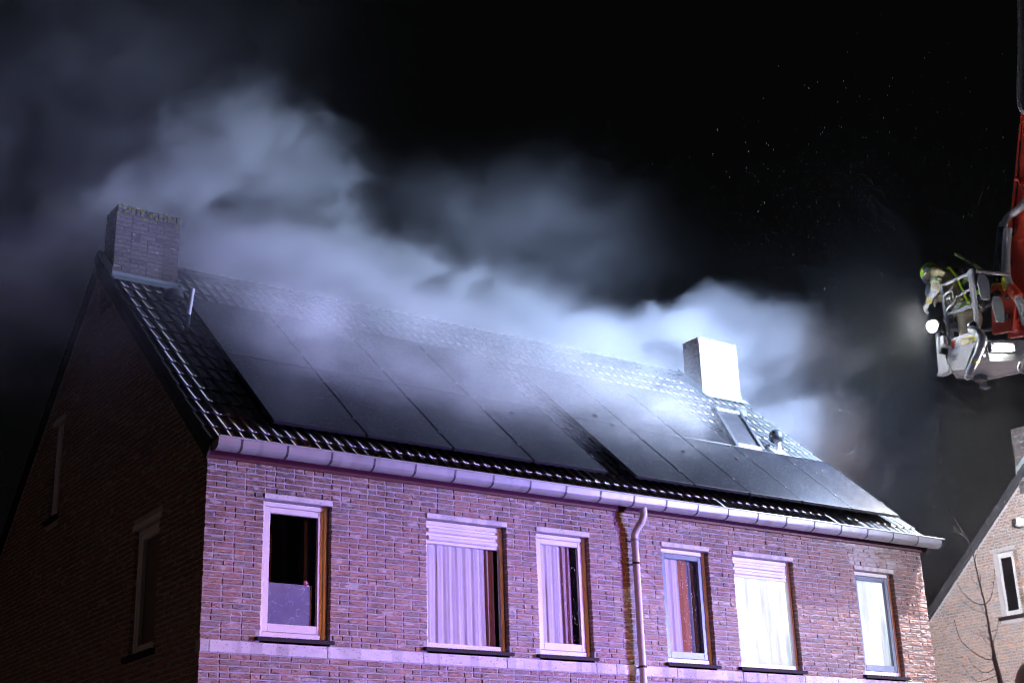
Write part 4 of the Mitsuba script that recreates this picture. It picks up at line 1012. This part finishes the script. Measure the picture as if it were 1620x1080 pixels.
# face: brow, nose, chin and ears
hd = np.array([0.0, .72, -.69]); up_ = np.array([0, .69, .72])
body += [((head + hd * .085, .03), (head + hd * .118 - up_ * .02, .016)), ((head + hd * .07 - up_ * .075, .035), (head + hd * .085 - up_ * .085, .025)), ((head + np.array([.085, 0, 0]), .02), (head + np.array([.097, 0, -.02]), .016)), ((head - np.array([.085, 0, 0]), .02), (head - np.array([.097, 0, .02]), .016))]
obj('body', blob(body, .02, 6), 'mat_skin', PS, smooth=True)
coat = [((hip, .185), (chest, .205)), ((np.array(hip) + np.array([0, -.01, -.10]), .185), (hip, .185)), ((chest, .18), (neck, .105)), ((chest, .15), (nsh, .118)), ((nsh, .108), (nel, .085)), ((chest, .15), (fsh, .118)), ((fsh, .108), (fel, .085)), ((fel, .082), (fwr, .06))]
ct = blob(coat, .03, 6); ct.vertices += .016 * (meshkit.fbm(ct.vertices * 9, 3)[:, None] - .5) * ct.vertex_normals
obj('coat', ct, 'mat_jacket', PS, smooth=True)
tr = []
for h_, k_, f_ in legs: tr += [((hip, .17), (h_, .135)), ((h_, .125), (k_, .098)), ((k_, .095), (np.array(f_) + np.array([0, 0, .1]), .085))]
tm = blob(tr, .03, 6); tm.vertices += .014 * (meshkit.fbm(tm.vertices * 10, 3, 4)[:, None] - .5) * tm.vertex_normals
obj('trousers', tm, 'mat_jacket', PS, smooth=True)
def band(p, q, f0, f1, r0, m, name):
    p, q = np.array(p), np.array(q); obj(name, tube([p + (q - p) * f0, p + (q - p) * f1], r0, 18), m, PS, smooth=50)
band(nsh, nel, .50, .56, .104, 'mat_stripe', 'reflective_band'); band(nsh, nel, .565, .66, .104, 'mat_silver_tape', 'reflective_band'); band(nsh, nel, .665, .74, .103, 'mat_stripe', 'reflective_band')
band(hip, chest, .10, .16, .207, 'mat_stripe', 'reflective_band'); band(hip, chest, .162, .22, .207, 'mat_silver_tape', 'reflective_band')
for h_, k_, f_ in legs:
    band(k_, f_, .30, .42, .104, 'mat_stripe', 'reflective_band'); band(k_, f_, .43, .55, .103, 'mat_silver_tape', 'reflective_band')
    obj('boot', blob([((np.array(f_) + np.array([0, 0, .16]), .075), (np.array(f_), .065)), ((f_, .065), (np.array(f_) + np.array([0, .15, -.05]), .055))], .03, 4), 'mat_rubber', PS, smooth=True)
obj('sleeve', blob([((nel, .074), (np.array(nel) * .25 + np.array(nwr) * .75, .052))], .025, 4), 'mat_sleeve', PS, smooth=True)
obj('cuff', tube([np.array(nel) * .25 + np.array(nwr) * .75, np.array(nwr) + (nha - np.array(nwr)) * .1], .054, 14), 'mat_yellow', PS, smooth=50)
obj('cuff', tube([np.array(fel) * .2 + np.array(fwr) * .8, fwr], .064, 14), 'mat_yellow', PS, smooth=50)
def grow(ch, g): return [((p, r_ + g), (q, s_ + g)) for (p, r_), (q, s_) in ch]
obj('glove', blob(grow(fingers(nwr, nha, (1, 0, 0), 1.0), .005), .012, 4), 'mat_glove', PS, smooth=True)
obj('glove', blob(grow(fingers(fwr, fha, (1, .2, 0), 1.0), .005), .012, 4), 'mat_glove', PS, smooth=True)
# helmet: shell, ear guard, comb and lifted visor; breathing mask with its hose; air cylinder
hm = trimesh.creation.icosphere(3, 1.0); v = hm.vertices.copy()
loc = v * np.array([.128, .158, .135])
keep = loc[:, 2] > -.055 - .05 * (loc[:, 1] < -.02)
loc[:, 2] = np.where(keep, loc[:, 2], np.maximum(loc[:, 2], -.07) * .9)
loc *= (1 + .03 * np.clip(loc[:, 2:3] / .1, 0, 1) * (np.abs(loc[:, :1]) < .02))
ca_, sa_ = math.cos(-.62), math.sin(-.62)
Mh = np.array([[1, 0, 0], [0, ca_, -sa_], [0, sa_, ca_]])
toh = lambda p: np.asarray(p) @ Mh.T + head + np.array([0, .015, .045])
obj('helmet', trimesh.Trimesh(toh(loc), hm.faces, process=False), 'mat_lime', PS, smooth=True)
obj('helmet_comb', tube([toh(p) for p in ([0, .15, .03], [0, .11, .10], [0, .0, .142], [0, -.11, .10], [0, -.155, .02])], [.012, .018, .02, .018, .012], 8, sub=2), 'mat_lime', PS, smooth=50)
obj('ear_guard', cat([trimesh.creation.icosphere(2, 1.0).apply_scale([.03, .065, .07]).apply_translation((0, 0, 0))]).apply_translation((0, 0, 0)) if False else trimesh.Trimesh(toh(trimesh.creation.icosphere(2, 1.0).vertices * np.array([.03, .062, .066]) + np.array([-.118, -.045, -.02])), trimesh.creation.icosphere(2, 1.0).faces, process=False), 'mat_rubber', PS, smooth=True)
obj('helmet_rim', tube([toh([.128 * math.cos(q), .162 * math.sin(q), -.055 + .0 * q]) for q in np.linspace(0, 2 * math.pi, 25)], .010, 6), 'mat_rubber', PS, smooth=50)
obj('visor', trimesh.Trimesh(toh(np.array([[.11 * math.sin(q), .175 * math.cos(q) * .98, z] for z in (-.02, -.075) for q in np.linspace(-1.1, 1.1, 11)])), np.array([[i, i + 1, i + 12] for i in range(10)] + [[i, i + 12, i + 11] for i in range(10)]), process=False), 'mat_metal', PS, smooth=True)
mk = free(PS + '__breathing_mask')
mc = head + hd * .09 - up_ * .02
obj('mask_body', blob([((mc, .075), (mc - up_ * .045, .06)), ((mc - up_ * .045, .05), (mc - up_ * .06 + hd * .07, .036))], .02, 4), 'mat_rubber', mk, smooth=True)
obj('mask_lens', trimesh.Trimesh(mc + hd * .028 + up_ * .015 + trimesh.creation.icosphere(2, 1.0).vertices * np.array([.066, .05, .045]), trimesh.creation.icosphere(2, 1.0).faces, process=False), 'mat_dark_metal', mk, smooth=True)
obj('mask_valve', tube([mc - up_ * .06 + hd * .06, mc - up_ * .085 + hd * .10], [.036, .026], 12), 'mat_silver_tape', mk, smooth=50)
obj('mask_hose', tube([mc - up_ * .08 + hd * .06, mc - up_ * .17 + hd * .05, mc - up_ * .23 - hd * .06, (12.05, -.22, 9.98)], .022, 10, sub=2), 'mat_rubber', mk, smooth=50)
obj('hand_lamp', blob([(((12.02, -.08, 9.96), .055), ((12.00, -.05, 9.86), .045))], .02, 3), 'mat_silver_tape', PS, smooth=True)
ak = free(PS + '__breathing_set')
bdir = np.array(chest) - np.array(hip); bdir /= np.linalg.norm(bdir); back = np.cross(bdir, (1, 0, 0)); back *= np.sign(back[2])
c0 = np.array(hip) + back * .25 + bdir * .02; c1 = np.array(chest) + back * .27
obj('air_cylinder', blob([((c0, .085), (c1, .085))], .03, 2), 'mat_dark_metal', ak, smooth=True)
obj('cylinder_band', cat([tube([c0 + (c1 - c0) * f, c0 + (c1 - c0) * (f + .12)], .09, 16) for f in (.2, .62)]), 'mat_stripe', ak, smooth=50)
obj('harness', cat([tube([np.array(chest) + np.array([sx_, .05, .14]), np.array(chest) + np.array([sx_, -.16, .17]), np.array(hip) + np.array([sx_, -.12, .15])], .022, 8, sub=1) for sx_ in (-.13, .13)]), 'mat_lime', ak, smooth=50)
PO = thing('ceiling_hook', 'pike pole with lime sleeves lying over the basket rail', 'pole')
q0, q1 = np.array([12.3, -.46, 10.47]), np.array([12.3, -1.02, 9.90])
obj('pole_shaft', tube([q0, q1], .016, 10), 'mat_jacket', PO, smooth=50)
for f0, f1 in ((.0, .25), (.55, .72)): obj('pole_sleeve', tube([q0 + (q1 - q0) * f0, q0 + (q1 - q0) * f1], .026, 10), 'mat_stripe', PO, smooth=50)

# ------------------------------------------------------------------ lamps standing in the street, outside the picture
FM = thing('floodlight_mast', 'floodlight on a steel mast in the street', 'floodlight')
FP = np.array([20.0, -14.2, 5.0])
obj('mast', tube([(20.15, -14.3, -.12), (20.15, -14.3, 5.1)], .05, 10), 'mat_dark_metal', FM, smooth=50)
obj('tripod', cat([tube([(20.15, -14.3, 1.0), (20.15 + .9 * math.cos(q), -14.3 + .9 * math.sin(q), -.12)], .025, 8) for q in (0.3, 2.4, 4.5)]), 'mat_dark_metal', FM, smooth=50)
aim = np.array([4.2, 0.0, 3.7]) - FP; aim /= np.linalg.norm(aim)
sd = np.cross(aim, (0, 0, 1)); sd /= np.linalg.norm(sd); su = np.cross(sd, aim)
obj('floodlight_head', beam(FP - aim * .16, FP - aim * .005, .5, .34), 'mat_dark_metal', FM)
v = np.array([FP + sd * a_ * .2 + su * b_ * .125 for a_, b_ in ((-1, -1), (1, -1), (1, 1), (-1, 1))])
f = np.array([[0, 1, 2], [0, 2, 3]]); n_ = np.cross(v[1] - v[0], v[2] - v[0])
if n_ @ aim < 0: f = f[:, ::-1]
k = free(FM + '__lens'); scene[k] = {**mikit.ply((v, f), 'mat_black'), 'emitter': lmp((.72, .72, .80, 2000.0), .8)}
scene[free(FM + '__beam')] = spot(FP + aim * .02, FP + aim, KEY, 23, 12, 3.0)
BC = thing('warning_beacon', 'violet blue warning beacon on a low stand in the street', 'beacon')
BP = np.array([15.6, -11.6, 2.3])
obj('beacon_stand', tube([BP + np.array([0, 0, -2.42]), BP + np.array([0, 0, -.12])], .04, 10), 'mat_dark_metal', BC, smooth=50)
obj('beacon_base', lathe([(.001, -.02), (.12, -.02), (.12, -.12), (.001, -.12)], 16).apply_translation(BP), 'mat_dark_metal', BC)
k = free(BC + '__beam'); scene[k] = {'type': 'spot', 'sampling_weight': 1.3, 'to_world': T().look_at(origin=BP.tolist(), target=[3.6, 0.0, 3.35], up=[0, 0, 1]), 'cutoff_angle': 23.0, 'beam_width': 4.0, 'intensity': rgb(*(BLUE[3] * c for c in BLUE[:3]))}
SL = thing('street_lamp', 'sodium street lamp across the street', 'street lamp')
SP = np.array([8.0, -21.0, 6.9])
obj('lamp_post', tube([(8.0, -21.9, -.12), (8.0, -21.9, 6.9), (8.0, -21.7, 7.3), (8.0, -21.0, 7.36)], [.08, .05, .045, .04], 10, sub=1), 'mat_dark_metal', SL, smooth=50)
obj('lamp_shade', lathe([(.001, .42), (.10, .40), (.30, .22), (.60, -.036), (.59, -.036), (.29, .20), (.001, .36)], 24).apply_translation(SP), 'mat_dark_metal', SL, smooth=40)
k = free(SL + '__bulb'); scene[k] = {'type': 'sphere', 'center': SP.tolist(), 'radius': .03, 'bsdf': {'type': 'ref', 'id': 'mat_black'}, 'emitter': lmp((STREET[0], STREET[1], STREET[2], STREET[3] * 40), .7)}

S2 = thing('street_lamp', 'dim sodium street lamp beyond the dark gable', 'street lamp')
obj('lamp_post', tube([(-19.0, 2.0, -.12), (-19.0, 2.0, 5.4), (-18.8, 2.0, 5.7), (-18.4, 2.0, 5.76)], [.08, .05, .045, .04], 10, sub=1), 'mat_dark_metal', S2, smooth=50)
obj('lamp_shade', lathe([(.001, .34), (.10, .32), (.24, .16), (.34, .04), (.33, .04), (.23, .15), (.001, .30)], 24).apply_translation((-18.4, 2.0, 5.5)), 'mat_dark_metal', S2, smooth=40)
k = free(S2 + '__bulb'); scene[k] = {'type': 'sphere', 'center': [-18.4, 2.0, 5.5], 'radius': .06, 'bsdf': {'type': 'ref', 'id': 'mat_black'}, 'emitter': lmp((1.0, 0.60, 0.34, 1500.0), .4)}

# ------------------------------------------------------------------ rain near the lamps
qr = np.random.default_rng(77)
dv, df = [], []; n = 0
oct_v = np.array([[0, 0, 1.6], [1, 0, 0], [0, 1, 0], [-1, 0, 0], [0, -1, 0], [0, 0, -1.0]]); oct_f = np.array([[0, 1, 2], [0, 2, 3], [0, 3, 4], [0, 4, 1], [5, 2, 1], [5, 3, 2], [5, 4, 3], [5, 1, 4]])
for i_ in range(1000):
    p = np.array([qr.normal(11.1, .8), qr.normal(-.3, .5), qr.normal(8.9, .8)]) if i_ < 30 else np.array([qr.uniform(8.6, 14.5), qr.uniform(-2.8, 2.4), qr.uniform(4.6, 13.0)])
    s = qr.uniform(.0028, .0042)
    V = oct_v * np.array([s, s, s * qr.uniform(2.5, 4.5)]); V[:, 0] += V[:, 2] * .12; V[:, 1] -= V[:, 2] * .05
    dv.append(V + p); df.append(oct_f + n); n += 6
k = obj('rain', (np.vstack(dv), np.vstack(df)), 'mat_drop', smooth=True); tag(k, 'raindrops falling through the light of the basket lamps', 'rain', kind='stuff')

# ------------------------------------------------------------------ smoke
BX0, BX1, BY0, BY1, BZ0, BZ1 = -5.0, 17.0, -2.6, 7.6, 4.6, 15.2
hgr = 0.08
nx, ny, nz = int((BX1 - BX0) / hgr), int((BY1 - BY0) / hgr), int((BZ1 - BZ0) / hgr)
xs = np.linspace(BX0, BX1, nx); ys = np.linspace(BY0, BY1, ny); zs = np.linspace(BZ0, BZ1, nz)
Zg, Yg, Xg = np.meshgrid(zs, ys, xs, indexing='ij')
Zg, Yg, Xg = (a_.astype(np.float32) for a_ in (Zg, Yg, Xg))
def fb(px, py, pz, octv, seed):
    return meshkit.fbm(np.stack([px, py, pz], -1), octv, seed).astype(np.float32)
small = (slice(None, None, 2),) * 3
def coarse(px, py, pz, octv, seed):
    from scipy.ndimage import zoom
    a_ = fb(px[small], py[small], pz[small], octv, seed)
    return zoom(a_, [s / t for s, t in zip(px.shape, a_.shape)], order=1)
def billow(px, py, pz, octv, seed):                               # rounded bulges parted by sharp creases, 0..1
    out = 0
    for o in range(octv):
        n_ = meshkit.noise(np.stack([px, py, pz], -1) * 2.05 ** o + 13.7 * o, seed + o).astype(np.float32)
        out = out + 0.64 ** o * np.abs(2 * n_ - 1)
    return (out / sum(0.64 ** o for o in range(octv))).astype(np.float32)
wx_ = coarse(Xg * .55, Yg * .4, Zg * .55, 2, 1) - .5
wz_ = coarse(Xg * .55, Yg * .4 + 7, Zg * .55, 2, 3) - .5
fx_ = fb(Xg * 2.1, Yg * .9, Zg * 2.1, 2, 21) - .5
fz_ = fb(Xg * 2.1 + 5, Yg * .9, Zg * 2.1, 2, 23) - .5
Xw, Zw = Xg + 1.3 * wx_ + .42 * fx_, Zg + 1.3 * wz_ + .42 * fz_
n1 = coarse(Xw * .45, Yg * .25, Zw * .45, 2, 4)
n2 = fb(Xw * 1.1 + 3, Yg * .5, Zw * 1.1, 4, 5)
bl = billow(Xw * .62, Yg * .30, Zw * .62, 5, 31)
sst = lambda a_, b_, t: (lambda q: q * q * (3 - 2 * q))(np.clip((t - a_) / (b_ - a_), 0, 1))
hr = (Yg - YE) * (-SA) + (Zg - ZE) * CA                            # height above the front slope
tr_ = (Yg - YE) * CA + (Zg - ZE) * SA                              # metres up the slope
TOPX = [-6, -3.5, -1.2, -.5, 0.3, 1.0, 2.0, 3.0, 3.8, 4.4, 4.8, 5.4, 6.2, 7.5, 8.7, 9.8, 11.0, 12.2, 13.2, 14.4, 15.6, 17]
TOPZ = [9.3, 9.5, 10.2, 10.9, 12.0, 12.9, 13.3, 13.5, 13.3, 12.9, 12.2, 11.8, 11.3, 11.3, 11.2, 11.1, 11.5, 12.5, 12.2, 12.0, 11.2, 9.8]
top = np.interp(Xg, TOPX, TOPZ).astype(np.float32)
yc = np.interp(Xg, [-2, 2, 8.5, 11.5, 13], [5.2, 4.9, 4.8, 5.1, 4.6]) + .1 * (Zg - 9.4)
back = np.exp(-((Yg - yc - 2.2 * (n1 - .5)) / .60) ** 2)
plume = sst(.05, -.17, Zg - top + 2.3 * bl + .5 * (n1 - .5)) * back * sst(ZR - 1.4, ZR - .2, Zg + .25 * sst(10.9, 12.0, Xg))
dens_x = np.interp(Xg, [-8, -3, -1, 0, 1, 3, 5, 8, 9.5, 10.5, 12.0, 13.5, 15, 16], [.0, .03, .10, .24, .44, .62, .76, .82, .68, .50, .55, .72, .45, .0])
hgt = np.interp(Zg, [8.5, 9.6, 10.3, 11, 12, 13], [1.0, 1.0, .9, .72, .60, .45])
d = 4.6 * plume * dens_x * hgt * (.07 + sst(.42, .12, bl) * .55 + .65 * sst(.43, .60, n2))
# veil hugging the panels
veil = sst(1.0, .05, hr + 1.1 * (bl - .3)) * (hr > -.1) * sst(.7, 3.6, tr_) * sst(.4, 2.2, Xg + (n1 - .5)) * sst(10.0, 8.6, Xg) * (Yg < YR + .6)
vx = np.interp(Xg, [0, 2, 4, 4.8, 5.3, 5.8, 6.6, 7.4, 8.2, 8.8, 9.5, 10.5], [.6, .9, .95, .6, .32, .40, .75, .65, .32, .12, .03, .0])
d += 2.2 * veil * vx * (.10 + sst(.50, .12, bl) * .5 + .5 * sst(.40, .62, n2))
# thin drift to the left, over the dark gable, and a faint far plume
left = sst(2.5, -1.5, Xg) * np.exp(-((Yg - 2.6 + .35 * Xg) / 1.7) ** 2) * sst(5.2, 7.6, Zg) * sst(14.8, 11.5, Zg + (n1 - .5) * 2)
d += .085 * left * (sst(.44, .64, n1 * .4 + n2 * .6) + .6 * sst(.40, .08, bl))
far = np.exp(-((Xg - 8.0) / 1.9) ** 2 - ((Yg - 5.8) / 1.1) ** 2) * sst(13.9, 13.2, Zg + 1.6 * bl) * sst(10.4, 12.0, Zg)
d += .17 * far * (.1 + sst(.45, .08, bl) + .6 * sst(.42, .62, n2))
d += .06 * np.exp(-((Xg - 11.55) ** 2 + (Yg + .3) ** 2 + (Zg - 9.17) ** 2) / .36 ** 2)   # mist added around the work lamp to give it a halo
# drizzle in the air near the lamps
d += .0075 * sst(8.5, 12.5, Xg) * sst(12.5, 8.0, Zg)
edge = np.minimum.reduce([sst(BX0, BX0 + 1.2, Xg), sst(BX1, BX1 - 1.2, Xg), sst(BY0, BY0 + 1.0, Yg), sst(BY1, BY1 - 1.0, Yg), sst(BZ0, BZ0 + .8, Zg), sst(BZ1, BZ1 - 1.5, Zg)])
d = np.clip(d * edge, 0, 2.6).astype(np.float32)
box = T().translate([BX0, BY0, BZ0]).scale([BX1 - BX0, BY1 - BY0, BZ1 - BZ0])
scene['smoke_medium'] = {'type': 'heterogeneous', 'albedo': rgb(.96, .965, .97),
                         'sigma_t': {'type': 'gridvolume', 'grid': mi.VolumeGrid(np.ascontiguousarray(d[..., None])), 'to_world': box, 'filter_type': 'trilinear', 'wrap_mode': 'clamp'}, 'scale': SMOKE}
scene['smoke'] = {'type': 'cube', 'to_world': T().translate([(BX0 + BX1) / 2, (BY0 + BY1) / 2, (BZ0 + BZ1) / 2]).scale([(BX1 - BX0) / 2, (BY1 - BY0) / 2, (BZ1 - BZ0) / 2]),
                  'bsdf': {'type': 'null'}, 'interior': {'type': 'ref', 'id': 'smoke_medium'}}
tag('smoke', 'pale smoke rolling off the roof ridge and drifting left', 'smoke', kind='stuff')
